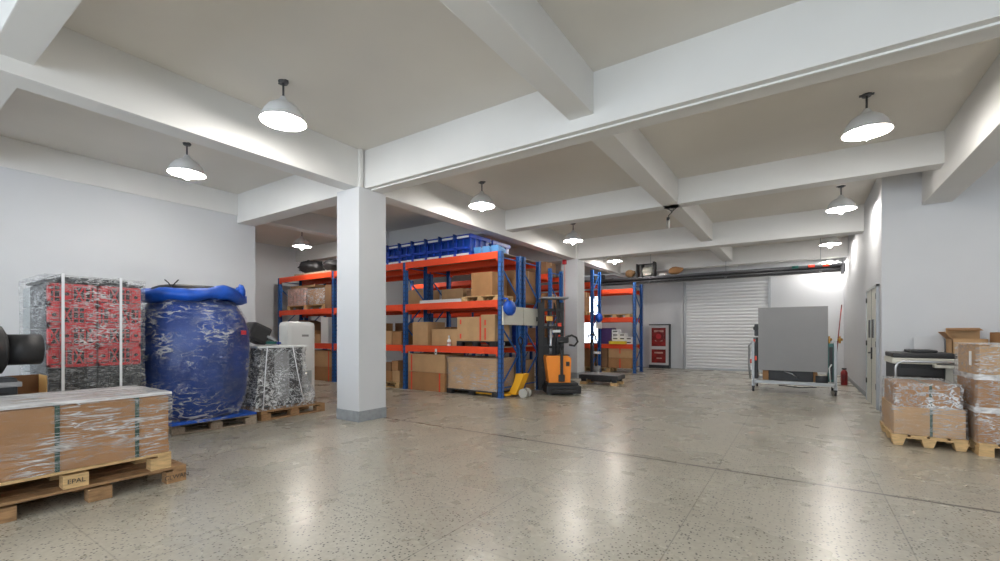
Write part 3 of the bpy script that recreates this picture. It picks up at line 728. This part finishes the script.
for i in range(10):
    for j in range(2):
        od = ['first', 'second', 'third', 'fourth', 'fifth', 'sixth', 'seventh', 'eighth', 'ninth', 'tenth'][i]
        lb = '%s blue crate from the right in the %s row on the rack top' % (od, ('front', 'back')[j])
        loc = (-6.16 - i * .435, 8.09 + j * .86, 3.052)
        bc = blue_crate(loc, lb) if bc is None else dup(bc, loc, 0, lb)
for k, (x, lb) in enumerate(((-5.83, 'left one of the small light blue bins at the right end of the rack top'), (-5.60, 'middle one of the small light blue bins at the right end of the rack top'), (-5.37, 'right one of the small light blue bins at the right end of the rack top'))):
    tag(MB().prism([(-.14, 0), (.14, 0), (.16, .10), (-.16, .16)], 'x', -.09, .09, 'bluel').build('light_blue_bin', loc=(x, 7.95, 3.052)), lb, 'bin', 'light blue bins on the rack top')

# bay B (mostly behind the column)
for k, (x0, x1, z0, z1, m_, lb) in enumerate(((-8.70, -8.42, 1.062, 1.40, 'card2', 'small pale carton just right of the square column on the lower shelf'), (-8.40, -8.08, 1.062, 1.38, 'card', 'small brown carton left of the blue upright on the lower shelf'), (-9.6, -8.9, 1.062, 1.6, 'card', 'brown carton hidden behind the square column'),
    (-8.68, -8.42, .146, .40, 'card', 'bottom left small carton on the pallet beside the square column'), (-8.40, -8.14, .146, .42, 'card2', 'bottom right small carton on the pallet beside the square column'), (-8.66, -8.46, .404, .62, 'card3', 'dark small carton on top of the pallet beside the square column'), (-8.42, -8.2, .424, .66, 'card', 'upper right small carton on the pallet beside the square column'))):
    carton(x0, x1, yf + .02, 8.2, z0, z1, lb, m_)
pallet(1.2, .8, 'pallet of small cartons just right of the square column', (-8.72, 8.08, 0), math.pi / 2, 'wood', group='pallets on the racks')
carton(-9.0, -8.2, 8.65, 9.25, 2.042, 2.5, 'brown carton right of the square column on the second rack', 'card2')
carton(-9.3, -8.1, 8.65, 9.25, 1.062, 1.62, 'dark brown carton on the second rack near the square column', 'card3')
# bay C
carton(-12.1, -10.80, yf, yb, 0, .40, 'lower flat carton of two at the left bay of the front rack', 'card', marks=((.90, 0, 1),))
carton(-12.1, -10.80, yf, yb, .402, .84, 'upper flat carton of two at the left bay of the front rack', 'card2', marks=((.14, .3, 1), (.9, 0, 1)))
carton(-13.3, -12.2, yf, yb, 0, .7, 'brown carton behind the white appliance under the front rack', 'card')
pallet(1.9, .7, 'pallet of wrapped goods on the middle shelf of the left bay', (-12.10, 8.08, 2.042), math.pi / 2, 'wood', .13, group='pallets on the racks', bottom=False, decks=4)
r = root('wrapped_carton', 'film wrapped pinkish printed cartons on the middle shelf of the left bay', 'cardboard box', (-12.52, 8.05, 2.176), 0, GC)
for k, x in enumerate((-.36, -.05, .26)): Bx(x - .15, x + .15, -.3, .3, 0, .50, 'pinkish', .005).build('carton', r)
MB().shell(-.54, .44, -.33, .33, 0, .52, 'wrapx', .08, .01, 6).build('stretch_film', r)
tag(Bx(-.62, .62, -.25, .25, 0, .07, 'card2', .004).build('flat_carton', loc=(-12.35, 8.05, 2.70)), 'long flat pale carton lying on the wrapped pinkish cartons', 'cardboard box', GC)
r = root('wrapped_carton', 'film wrapped brown sack of goods beside the pinkish cartons', 'cardboard box', (-11.60, 8.05, 2.178), 0, GC)
Bx(-.42, .42, -.3, .3, 0, .44, 'card', .03).build('carton', r)
MB().shell(-.44, .46, -.32, .32, 0, .46, 'wrapheavy', .08, .03, 6).build('stretch_film', r)
carton(-11.1, -10.8, yf, 8.3, 2.042, 2.70, 'narrow brown carton beside the column at the middle shelf', 'card3')
for k, (x, ry, m_, lb) in enumerate(((-12.9, 0, 'card3', 'dark carton at the left end of the lower shelf'), (-12.35, .25, 'card3', 'tilted dark carton on the lower shelf of the left bay'), )):
    tag(MB().box(-.25, .25, -.3, .3, 0, .5, m_, .01, Matrix.Rotation(ry, 4, 'Y')).build('dark_carton', loc=(x, 8.05, 1.062 + (.13 if ry else 0))), lb, 'cardboard box', GC)
carton(-11.95, -11.62, yf, 8.2, 1.062, 1.42, 'small open brown carton on the lower shelf of the left bay', 'card')
carton(-11.58, -11.33, yf, 8.2, 1.062, 1.32, 'smallest brown carton on the lower shelf of the left bay', 'card2')
carton(-11.29, -10.95, yf, 8.1, 1.062, 1.80, 'white upright carton next to the column on the lower shelf', 'paper', None)
tag(Bx(-.9, .9, -.36, .36, 0, .06, 'woodg', .004).build('flat_board', loc=(-11.75, 8.08, 3.052)), 'flat wooden board on top of the left bay', 'board')
for x, s, lb in ((-12.28, .36, 'large black bag on top of the left bay of the front rack'), (-11.2, .30, 'smaller black bag next to the column on top of the rack')):
    tag(MB().sphere((0, 0, 0), s, 'black', 3, (1.35, .9, .55), .35, 3).build('black_bag', loc=(x, 8.08, 3.114 + s * .60)), lb, 'bag', 'black bags on the rack top')

# far racks
dark = 'card3'
pallet(1.1, .75, 'pallet of big cartons on the floor under the farthest rack', (-6.0, 15.30, 0), math.pi / 2, 'wood', group='pallets on the racks')
for a, b_, z0, z1, m_, mk, lb in ((-5.78, -5.55, .15, .84, 'card3', (), 'tall dark carton left of the red marked cartons on the far rack'),
        (-5.52, -4.70, .15, .50, 'card', ((.50, .0, .9),), 'lower red marked carton on the floor of the farthest rack'),
        (-5.52, -4.70, .502, .86, 'card2', ((.50, .4, 1),), 'upper red marked carton on the floor of the farthest rack'),
        (-6.9, -5.85, .15, .80, 'card', (), 'brown carton on the far rack floor behind the grey bucket')):
    carton(a, b_, 14.97, 15.62, z0, z1, lb, m_, marks=mk)
carton(-5.80, -5.42, 14.95, 15.5, .972, 1.52, 'deep purple box on the lower shelf of the farthest rack', 'purple', None)
names = ['bottom', 'second', 'third', 'top']
for (x0, n, w, what) in ((-5.40, 4, .24, 'left'), (-5.15, 3, .22, 'middle'), (-4.92, 2, .22, 'right')):
    for i in range(n):
        r = root('white_box', '%s small white box of the %s stack beside the purple box' % (names[i], what), 'box', (x0 + w / 2, 15.1, .972 + i * .125), 0, 'small white boxes on the farthest rack')
        Bx(-w / 2, w / 2, -.12, .14, 0.001, .12, 'paper', .004).build('box_body', r); Bx(-w / 2 + .04, w / 2 - .04, -.122, -.119, .04, .08, 'darkg').build('print', r)
tag(Bx(-.28, .28, -.1, .1, 0, .10, 'yelcard', .006).build('yellow_box', loc=(-5.15, 14.93 - .06, .972)), 'low yellow box at the shelf edge in front of the white boxes', 'box')
for x, lb in ((-5.3, 'empty pallet on the upper shelf of the farthest rack, right one'), (-6.5, 'empty pallet on the upper shelf of the farthest rack, left one')):
    pallet(1.05, .7, lb, (x, 15.3, 1.882), math.pi / 2, 'wood', .12, group='pallets on the racks', bottom=False, decks=4)
pallet(1.05, .65, 'pallet on the upper shelf of the far rack behind the column', (-6.5, 14.42, 1.952), math.pi / 2, 'wood', .12, group='pallets on the racks', bottom=False, decks=4)
carton(-7.0, -6.1, 14.15, 14.7, 2.074, 2.75, 'dark olive carton on the far rack just right of the second column', 'card3')
tag(Bx(-.3, .3, -.25, .25, 0, .8, 'darkg', .02).build('dark_cabinet', loc=(-6.6, 14.4, .002)), 'dark cabinet on the floor under the far rack', 'cabinet')

# end panels and blue bulbs on the rack ends
r = root('end_panel', 'pale grey sheet panel in two halves hanging across the end of the front racks', 'panel', (-5.075, 8.46, 1.52))
MB().box(-.02, .02, -.80, -.01, 0, .39, 'cream', .004).build('panel_half', r)
MB().box(-.02, .02, .01, .66, 0, .39, 'cream', .004).build('panel_half', r)
for y in (-.7, .55): MB().box(-.035, -.02, y, y + .04, .05, .36, 'post').build('hook', r)
MB().box(.02, .023, .57, .64, .10, .20, 'darkg').build('label_plate', r)
def blue_ball(loc, label):
    r = root('blue_cover', label, 'cover', loc, 0, 'blue round covers on the rack ends')
    MB().sphere((0, 0, 0), .155, 'bluet', 3, (.75, 1.1, 1), .12, 3).build('cover', r)
    MB().tube([(0, -.06, .13), (-.04, -.03, .19), (-.12, 0, .2), (-.20, .02, .19)], .02, 'bluet').build('knot', r)
    return r
b0 = blue_ball((-4.92, 7.68, 1.86), 'round bright blue cover hanging at the front corner of the front rack')
dup(b0, (-5.58, 14.25, 1.86), 0, 'round bright blue cover hanging on the end of the far rack')
r = root('hanging_sheet', 'small white sheet hanging under the blue cover on the far rack', 'panel', (-5.68, 14.55, 1.50))
MB().box(-.01, .01, -.30, .18, 0, .30, 'appl', .003).build('sheet', r)

# blue barrel / bags between stacker and rack
r = root('blue_drum', 'blue plastic drum behind the rack end beside the yellow hand truck', 'drum', (-5.45, 8.95, 1.062), 0)
MB().lathe([(.001, 0), (.17, 0), (.185, .03), (.19, .2), (.18, .22), (.19, .24), (.19, .45), (.17, .50), (.001, .50)], 'bluec', 24).build('drum_body', r)
MB().lathe([(.03, .5), (.03, .53), (.001, .53)], 'black', 12, c=(.08, 0, 0)).build('bung', r)

# ------------------------------------------------------------------ pallet jack (yellow hand truck)
r = root('pallet_jack', 'yellow hand pallet jack parked against the end of the front rack', 'pallet jack', (-4.88, 8.06, 0), math.radians(90))
MB().prism([(.24, .06), (.06, .05), (-.08, .36), (-.14, .50), (.06, .50), (.10, .34)], 'x', -.11, .11, 'yellow').build('pump_body', r)
for y0 in (.04,):  # steering wheels
    MB().cyl((-.10, -.10, .095), (-.03, -.10, .095), .095, 'rubber', None, 20).cyl((-.028, -.10, .095), (-.024, -.10, .095), .04, 'steel').build('wheel', r)
    MB().cyl((.05, -.10, .095), (.12, -.10, .095), .095, 'rubber', None, 20).cyl((.121, -.10, .095), (.125, -.10, .095), .04, 'steel').build('wheel', r)
MB().tube([(0, -.04, .46), (0, -.02, .75), (0, .0, 1.08)], .018, 'blackm').build('handle_bar', r)
MB().tube([(0, .0, 1.08), (.07, .0, 1.13), (.08, .01, 1.22), (0, .02, 1.27), (-.08, .01, 1.22), (-.07, .0, 1.13), (0, .0, 1.08)], .014, 'blackm').build('grip_loop', r)
for x in (-.2, .2):
    MB().box(x - .075, x + .075, .16, 1.1, .035, .075, 'yellow', .01).cyl((x - .05, 1.0, .03), (x + .05, 1.0, .03), .03, 'black').build('fork', r)

# ------------------------------------------------------------------ electric stacker
r = root('electric_stacker', 'orange and black electric stacker standing between the front rack and the second column', 'stacker', (-4.50, 9.06, 0), math.radians(-52))
# local +x faces the operator, the mast stands at local -x
MB().box(-.22, .36, -.33, .43, .03, .20, 'blackm', .02).box(-.20, .30, -.30, .38, .20, .26, 'blackm', .01).build('chassis', r)
b = MB(); b.prism([(-.25, .26), (.22, .26), (.24, .80), (.16, .85), (-.30, .85), (-.32, .80)], 'x', -.16, .22, 'forko'); b.box(-.17, .225, -.26, .23, .26, .30, 'forko', .01); b.build('body_cover', r)
MB().box(-.12, .18, -.27, .22, .85, .87, 'black', .01).build('top_tray', r)
MB().box(.221, .224, .12, .20, .62, .72, 'black').build('badge', r)
MB().box(.22, .27, -.05, .09, .28, .44, 'blackm', .02).box(.225, .275, -.01, .05, .36, 1.0, 'blackm', .01).build('tiller_arm', r)
MB().cyl((.25, .02, .98), (.27, .02, 1.16), .028, 'blackm').box(.20, .34, -.10, .16, 1.13, 1.27, 'blackm', .03).build('tiller_head', r)
MB().tube([(.27, .10, 1.26), (.27, .24, 1.30), (.27, .34, 1.25), (.27, .37, 1.16), (.27, .30, 1.07), (.27, .18, 1.09)], .024, 'blackm').build('handle_loop', r)
MB().cyl((.28, -.04, 1.27), (.28, -.04, 1.31), .022, 'redtape').build('red_button', r)
for y in (-.42, .08):
    MB().box(-.34, -.22, y, y + .09, .04, 2.05, 'blackm', .004).build('mast_rail', r)
for y in (-.33, .01):
    MB().box(-.31, -.24, y, y + .06, .10, 2.13, 'blackm', .004).build('inner_mast', r)
MB().cyl((-.26, -.13, .3), (-.26, -.13, 1.9), .032, 'steel').build('lift_cylinder', r)
MB().box(-.275, -.265, -.33, .08, .2, 1.25, 'black').box(-.29, -.28, -.20, -.17, .2, 2.05, 'black').box(-.29, -.28, -.06, -.03, .2, 2.05, 'black').build('mast_guard', r)
for z in (.5, 1.0, 1.45, 1.85): MB().box(-.35, -.21, -.42, .17, z, z + .06, 'blackm').build('crossbar', r)
MB().box(-.40, .06, -.38, .22, 2.12, 2.16, 'grey', .005).build('top_guard', r)
MB().tube([(-.2, -.05, 2.0), (-.17, .0, 1.7), (-.18, -.04, 1.3), (-.17, -.02, .88)], .016, 'black').tube([(-.2, -.2, 1.9), (-.18, -.22, 1.6), (-.18, -.2, 1.1)], .014, 'black').build('hose', r)
MB().box(-.20, -.15, -.25, -.10, 1.62, 1.74, 'brass', .01).box(-.20, -.15, .02, .10, 1.5, 1.58, 'redtape', .006).box(-.20, -.16, -.1, .08, 1.36, 1.42, 'appl', .006).build('valve_block', r)
MB().box(-.42, -.36, -.42, .17, .36, .80, 'blackm').build('carriage', r)
for y in (-.34, .05): MB().box(-.46, -.42, y, y + .10, .06, .5, 'blackm').box(-.50, -.42, y, y + .10, .06, .10, 'blackm').build('fork', r)
MB().box(.36, .50, -.22, .32, .10, .135, 'black', .006).build('foot_platform', r)
for y in (-.25, .30): MB().cyl((.22, y, .05), (.28, y, .05), .05, 'rubber', None, 16).build('castor', r)

# dolly with a dark top near the far rack
r = root('flat_dolly', 'low flat dolly with a grey top and wooden feet in front of the far rack', 'dolly', (-4.36, 11.35, 0), math.radians(3))
MB().box(-.52, .52, -.34, .34, .15, .255, 'black', .01).box(-.50, .50, -.32, .32, .255, .275, 'grey', .004).build('deck', r)
for x in (-.5, .32):
    for y in (-.32, .16): MB().box(x, x + .18, y, y + .14, .0, .075, 'wood', .005).box(x + .03, x + .14, y + .02, y + .12, .075, .17, 'blackm').build('foot', r)
MB().box(-.2, .3, -.3, .3, .08, .17, 'blackm', .01).build('undertray', r)
r = root('hand_truck_handle', 'black upright handle frame standing just right of the second column', 'handle', (-5.36, 13.10, 0))
MB().box(-.04, .04, -.04, .04, .0, 1.15, 'blackm', .01).build('post', r)
MB().tube([(-.13, 0, 1.12), (-.12, 0, 1.26), (0, 0, 1.32), (.12, 0, 1.26), (.13, 0, 1.12)], .025, 'blackm').build('grip', r)
MB().box(-.2, .2, -.1, .1, 0, .06, 'blackm', .01).build('base', r)
r = root('hose_coil', 'grey bucket with black fittings under the far rack end', 'bucket', (-5.42, 13.6, 0))
MB().lathe([(.001, 0), (.12, 0), (.15, .30), (.14, .30), (.11, .02), (.001, .02)], 'grey', 20).build('bucket_body', r)
MB().cyl((0, 0, .02), (0, 0, .7), .025, 'black').box(-.15, .15, -.03, .03, .68, .76, 'appl', .01).build('tool_handle', r)

# ------------------------------------------------------------------ end wall objects
r = root('fire_cabinet', 'white framed fire hose cabinet with two dark red panes on the end wall', 'fire cabinet', (-4.50, YF - .13, 0))
MB().box(-.38, .36, -.10, .12, 0.0, .12, 'darkg').box(-.38, .36, -.06, .12, .12, 1.65, 'whitem', .006).box(.36, .385, -.10, .12, 0, 1.68, 'darkg').box(-.38, .385, -.10, .12, 1.65, 1.69, 'darkg').build('cabinet_body', r)
for z0, z1, nm in ((.20, .72, 'lower_pane'), (.84, 1.55, 'upper_pane')):
    q = MB().box(-.29, .24, -.068, -.058, z0, z1, 'darkred').build(nm, r)
MB().cyl((-.02, -.09, 1.22), (-.02, -.07, 1.22), .19, 'darkred', None, 24).cyl((-.02, -.10, 1.22), (-.02, -.09, 1.22), .10, 'red', None, 20).box(-.2, .16, -.072, -.067, 1.38, 1.46, 'pinkish').box(-.16, .12, -.072, -.067, 1.03, 1.08, 'pinkish').build('hose_reel', r)
MB().box(-.18, .14, -.072, -.067, .56, .62, 'pinkish').box(-.1, .1, -.072, -.067, .36, .40, 'pinkish').build('printing', r)
# rail across the end of the hall, with things lying on it
r = root('overhead_rail', 'long dark steel overhead rail hanging across the end of the hall', 'rail', (-3.2, 16.15, 3.17), 0)
MB().box(-5.2, 4.28, -.10, .10, -.05, -.02, 'blackm').box(-5.2, 4.28, -.10, .10, .15, .18, 'stem').box(-5.2, 4.28, -.012, .012, -.02, .15, 'blackm').build('girder', r)
MB().cyl((-5.2, -.16, .10), (4.2, -.16, .12), .032, 'stem').cyl((-5.2, -.16, .01), (4.2, -.16, .02), .025, 'stem').build('pipe', r)
for x in (-4, -1.2, 1.2, 3.7): MB().cyl((x, 0, .18), (x, 0, .98), .010, 'alu').box(x - .03, x + .03, -.19, .12, -.03, 0, 'stem').build('hanger', r)
MB().box(4.17, 4.25, -.16, .10, -.12, .22, 'stem', .01).build('end_bracket', r)
for x in (3.0, 3.4, 3.75): MB().cyl((x, -.17, .14), (x + .16, -.17, .14), .045, 'teal' if x < 3.3 else 'redtape').build('coupling', r)
r = root('hoist_unit', 'black framed hoist unit sitting on the overhead rail above the far rack', 'hoist', (-4.55, 16.12, 3.352))
MB().box(-.32, -.27, -.15, .15, 0, .46, 'blackm').box(-.16, -.10, -.15, .15, 0, .44, 'blackm').box(.27, .33, -.15, .15, 0, .50, 'blackm').box(-.32, .33, -.02, .02, .42, .46, 'blackm').build('frame', r)
MB().cyl((-.1, 0, .2), (.26, 0, .2), .14, 'cream', None, 20).box(-.06, .2, -.14, .14, .03, .12, 'cream', .01).build('drum', r)
tag(MB().sphere((0, 0, 0), .18, 'woodd', 2, (1, .8, .8), .3, 4).build('brown_bundle', loc=(-5.12, 16.12, 3.51)), 'brown bundle on the overhead rail left of the hoist unit', 'bundle')
tag(MB().sphere((0, 0, 0), .15, 'card', 2, (1.6, .8, .9), .35, 4).build('orange_bundle', loc=(-3.55, 16.12, 3.50)), 'orange brown bundle on the overhead rail right of the hoist unit', 'bundle')
tag(MB().box(-.1, .1, -.08, .08, 0, .08, 'paper', .01).build('white_box', loc=(-3.98, 16.12, 3.352)), 'small white block on the overhead rail between the hoist and the orange bundle', 'block')
r = root('pipe_run', 'dark pipes and valves lying along the wall top behind the far rack', 'pipes', (-6.75, 16.15, 3.31))
MB().tube([(-1.6, 0, .05), (-.6, 0, .08), (.2, 0, .0), (1.0, 0, .04)], .04, 'stem').build('pipe', r)
for x in (-1.0, -.5, .1, .5): MB().box(x, x + .16, -.08, .08, .06, .22, 'stem', .02).build('valve', r)
tag(MB().box(-.03, .03, -.03, .03, 0, 3.6, 'basegrey').build('wall_conduit', loc=(-5.55, YF - .04, 0)), 'grey vertical conduit on the end wall behind the far rack', 'conduit')

# ------------------------------------------------------------------ machine with tall grey panel
r = root('panel_machine', 'castored machine with a tall plain grey front panel near the shutter', 'machine', (0, 11.9, 0), 0)
MB().box(-.80, .50, -.03, .03, .50, 1.93, 'grey', .005).box(-.76, .46, .03, .10, .55, 1.88, 'darkg').build('front_panel', r)
MB().box(-.90, .64, -.04, .04, .20, .27, 'alu', .004).build('front_rail', r)
MB().box(-.90, .64, 1.10, 1.18, .20, .27, 'alu', .004).build('rear_rail', r)
for x in (-.93, .60):
    MB().box(x, x + .06, -.04, 1.18, .13, .20, 'alu', .004).build('side_rail', r)
for x, h in ((-.93, 1.16), (.60, 1.18)):
    MB().box(x, x + .055, -.04, .02, .20, h, 'alu', .004).build('front_post', r)
for x in (-.93, .60):
    MB().box(x, x + .055, 1.12, 1.18, .20, 1.10, 'alu', .004).build('rear_post', r)
for x in (-.90, .63):
    for y in (.0, 1.14): MB().box(x - .03, x + .03, y - .03, y + .03, .09, .135, 'blackm').cyl((x - .02, y, .05), (x + .02, y, .05), .05, 'black', None, 16).build('castor', r)
MB().tube([(-.93, .0, 1.14), (-1.0, .12, 1.05), (-1.02, .3, .6), (-1.0, .4, .3)], .02, 'alu').tube([(-1.0, .35, 1.0), (-1.03, .4, .6), (-1.0, .45, .25)], .018, 'steel').build('guard_tube', r)
MB().box(-.97, -.94, .05, .18, .64, .74, 'redtape', .004).build('red_switch', r)
MB().box(-.90, -.81, .0, .25, .30, 1.25, 'blackm', .01).box(-.94, -.86, .1, .3, .5, .95, 'greyp', .01).box(-.88, -.80, -.02, .2, 1.28, 1.56, 'darkg', .02).cyl((-.85, -.03, 1.46), (-.85, .05, 1.46), .055, 'black').tube([(-.86, .0, 1.2), (-.90, .0, .9), (-.84, .02, .6), (-.88, .02, .4)], .015, 'black').build('side_motor', r)
MB().box(-.87, -.83, -.04, .0, .72, .82, 'redtape', .005).box(-.90, -.86, -.03, .0, 1.14, 1.20, 'redtape', .005).build('red_connector', r)
MB().box(.50, .60, .0, .5, .30, 1.13, 'teal', .01).box(.52, .58, -.03, .0, .35, 1.05, 'blackm').tube([(.54, -.05, .3), (.52, -.06, .6), (.56, -.05, .68)], .012, 'appl').build('control_cabinet', r)
for x, y in ((.52, 0), (.70, 0)):
    MB().cyl((x, y, 1.13), (x, y, 1.20), .022, 'brass').cyl((x - .04, y, 1.21), (x + .05, y, 1.21), .028, 'brass').cyl((x, y, 1.24), (x, y, 1.28), .018, 'brass').build('brass_valve', r)
MB().box(-.72, -.56, .1, .8, .27, .50, 'card', .01).box(.20, .32, .1, .8, .27, .48, 'card', .01).build('wooden_support', r)
MB().box(-.60, .24, .06, .9, .27, .50, 'blackm', .01).tube([(-.3, .05, .48), (-.15, .04, .44), (-.05, .04, .36)], .012, 'steel').build('drive_unit', r)
MB().cyl((.28, .05, .33), (.50, .05, .33), .09, 'darkg', None, 18).build('pump', r)
MB().tube([(-.4, -.0, .17), (0, .02, .14), (.3, .0, .17)], .012, 'black').build('cable', r)
r = root('long_pole', 'thin red brown pole leaning in the far right corner behind the machine', 'pole', (.78, 15.6, 0))
MB().cyl((.0, 0, .0), (.20, .3, 2.15), .014, 'darkred').build('shaft', r)
MB().cyl((-.03, -.02, .0), (.02, .02, .12), .05, 'redtape').build('foot', r)
r = root('fire_extinguisher', 'small dark red extinguisher on the floor by the right wall', 'extinguisher', (.95, 14.6, 0))
MB().lathe([(.001, 0), (.07, 0), (.075, .03), (.075, .32), (.05, .38), (.02, .40), (.001, .40)], 'darkred', 16).build('bottle_body', r)
MB().box(-.05, .05, -.015, .015, .40, .44, 'black').build('valve', r)

# ------------------------------------------------------------------ right hand goods
r = pallet(.98, .66, 'pallet with rounded feet under the low wrapped carton at right', (1.25, 7.62, 0), 0, 'wood', .135, bottom=False, curved=True, decks=4)
r = root('wrapped_carton', 'low wide carton in shiny crumpled film with a green strap, in front of the copier', 'cardboard box', (1.25, 7.62, .137), 0, 'wrapped cartons at right')
Bx(-.31, .31, -.48, .48, 0, .33, 'card2', .008).build('carton', r)
Bx(-.285, .27, -.45, .45, .332, .59, 'card', .008).build('carton', r)
MB().box(.01, .035, -.484, -.481, 0, .33, 'strapg').box(.01, .035, -.454, -.451, .33, .59, 'strapg').box(.01, .035, -.45, .45, .59, .594, 'strapg').build('strap', r)
def sh(q, t, c): 
    if t > .55: q.x += (c.x - q.x) * .09; q.y += (c.y - q.y) * .05
    return q
MB().shell(-.325, .325, -.495, .495, .0, .345, 'wrapx', .05, .010, 8, top=False).build('stretch_film', r)
MB().shell(-.305, .29, -.47, .47, .30, .62, 'wrapheavy', .05, .018, 8).build('stretch_film', r)
pallet(.84, .9, 'pallet with timber feet under the tall wrapped carton stack at right', (2.08, 7.42, 0), 0, 'wood', group='wooden pallets')
r = root('wrapped_carton_stack', 'tall film wrapped stack of cartons at the right edge', 'cardboard boxes', (2.08, 7.42, .146), 0)
for k, (z, h) in enumerate(((0, .35), (.352, .35), (.704, .36))):
    for j, (x0, x1) in enumerate(((-.45, .005), (.015, .45))):
        for i, (y0, y1) in enumerate(((-.40, -.005), (.005, .40))):
            Bx(x0 + (.0 if k < 2 else .01), x1, y0, y1, z, z + h, 'card' if k < 2 else 'card2', .006).build('carton', r)
MB().shell(-.475, .475, -.42, .42, .0, 1.085, 'wrapside', .06, .012, 6, mtop='wraptop').build('stretch_film', r)
for z in (.36, .72): MB().shell(-.482, .482, -.43, .43, z - .03, z + .03, 'wraptop', .1, .006, 8, top=False).build('film_band', r)
MB().box(-.484, -.480, -.30, -.22, .84, 1.0, 'paper').build('paper_label', r)
# copier
r = root('copier', 'black and cream office copier behind the low wrapped carton', 'copier', (1.55, 9.05, 0), math.radians(0))
MB().box(-.40, .28, -.30, .40, .04, .62, 'darkg', .015).build('lower_cabinet', r)
for z in (.10, .27, .44): MB().box(-.38, .26, -.312, -.298, z, z + .15, 'black', .006).build('paper_drawer', r)
MB().box(-.38, .30, -.26, .40, .66, .90, 'black', .01).box(-.40, -.32, -.30, .40, .62, .92, 'darkg', .01).box(.16, .30, -.30, .40, .62, .92, 'cream', .01).build('body', r)
MB().box(-.42, .30, -.33, .42, .90, .985, 'cream', .012).build('scanner_base', r)
MB().box(-.41, .28, -.31, .42, .985, 1.06, 'black', .02).box(-.2, .1, -.2, .3, 1.06, 1.10, 'black', .015).build('feeder_lid', r)
MB().box(.02, .36, -.46, -.30, .86, .90, 'cream', .006, Matrix.Translation((0, 0, .0))).box(.06, .32, -.44, -.32, .90, .915, 'darkg', .004).build('control_panel', r)
MB().box(-.36, .12, -.34, -.26, .64, .70, 'greyp', .01).box(-.36, .14, -.31, -.27, .72, .84, 'black', .01).box(.02, .12, -.306, -.302, .50, .60, 'bluelab').build('tray', r)
MB().box(.30, .62, -.15, .35, .60, .90, 'black', .02).box(.32, .6, -.1, .3, .90, .95, 'greyp', .02).build('side_tray', r)
for x in (-.34, .22): MB().cyl((x, -.22, .025), (x + .03, -.22, .025), .025, 'black').build('castor', r)
# trolley handle
r = root('platform_trolley', 'steel platform trolley with a bent tube handle in front of the copier', 'trolley', (1.55, 8.42, 0))
MB().tube([(-.42, 0, .16), (-.42, 0, .86), (-.40, 0, .92), (-.34, 0, .95), (.18, 0, .95), (.24, 0, .92), (.26, 0, .86), (.26, 0, .16)], .017, 'steel', 10).build('handle', r)
MB().box(-.45, .30, -.05, .12, .12, .165, 'steel', .01).build('deck', r)
for x in (-.38, .22): MB().cyl((x - .015, 0.02, .05), (x + .015, 0.02, .05), .05, 'black', None, 16).box(x - .02, x + .02, 0, .04, .08, .12, 'steel').build('castor', r)
# cartons behind
def open_box(x0, x1, y0, y1, z0, z1, label):
    r = root('open_carton', label, 'cardboard box', ((x0 + x1) / 2, (y0 + y1) / 2, z0), 0, 'open cartons behind the copier')
    a, b, h = (x1 - x0) / 2, (y1 - y0) / 2, z1 - z0
    MB().box(-a, a, -b, -b + .008, 0, h, 'card2').box(-a, a, b - .008, b, 0, h, 'card2').box(-a, -a + .008, -b, b, 0, h, 'card2').box(a - .008, a, -b, b, 0, h, 'card2').box(-a, a, -b, b, 0, .008, 'card2').build('walls', r)
    return r, a, b, h
r, a, b, h = open_box(1.93, 2.31, 9.50, 9.88, 0, 1.26, 'tall open carton behind the wrapped stack with flaps standing up')
MB().box(-a, a, b - .004, b + .004, h, h + .17, 'card2').build('flap', r)
MB().box(-a, a, -.004, .004, 0, .16, 'card', 0, Matrix.Translation((0, b, h + .16)) @ Matrix.Rotation(math.radians(100), 4, 'X')).build('flap', r)
MB().box(-.004, .004, -b, b, 0, .14, 'card', 0, Matrix.Translation((-a, 0, h)) @ Matrix.Rotation(math.radians(-40), 4, 'Y')).build('flap', r)
r = root('tall_carton', 'narrow closed brown carton standing between the copier and the wrapped stack', 'cardboard box', (2.52, 9.4, 0), 0, 'open cartons behind the copier')
Bx(-.16, .5, -.25, .25, 0, 1.36, 'card', .006).build('carton', r)
MB().box(-.164, .504, -.02, .02, 1.358, 1.362, 'tape').build('tape', r)
tag(MB().box(-.20, .16, -.004, .004, 0, 1.30, 'wall', 0, Matrix.Rotation(math.radians(-8), 4, 'X')).build('acrylic_sheet', loc=(1.75, 9.72, 0)), 'pale sheet leaning on the wall behind the copier', 'sheet')
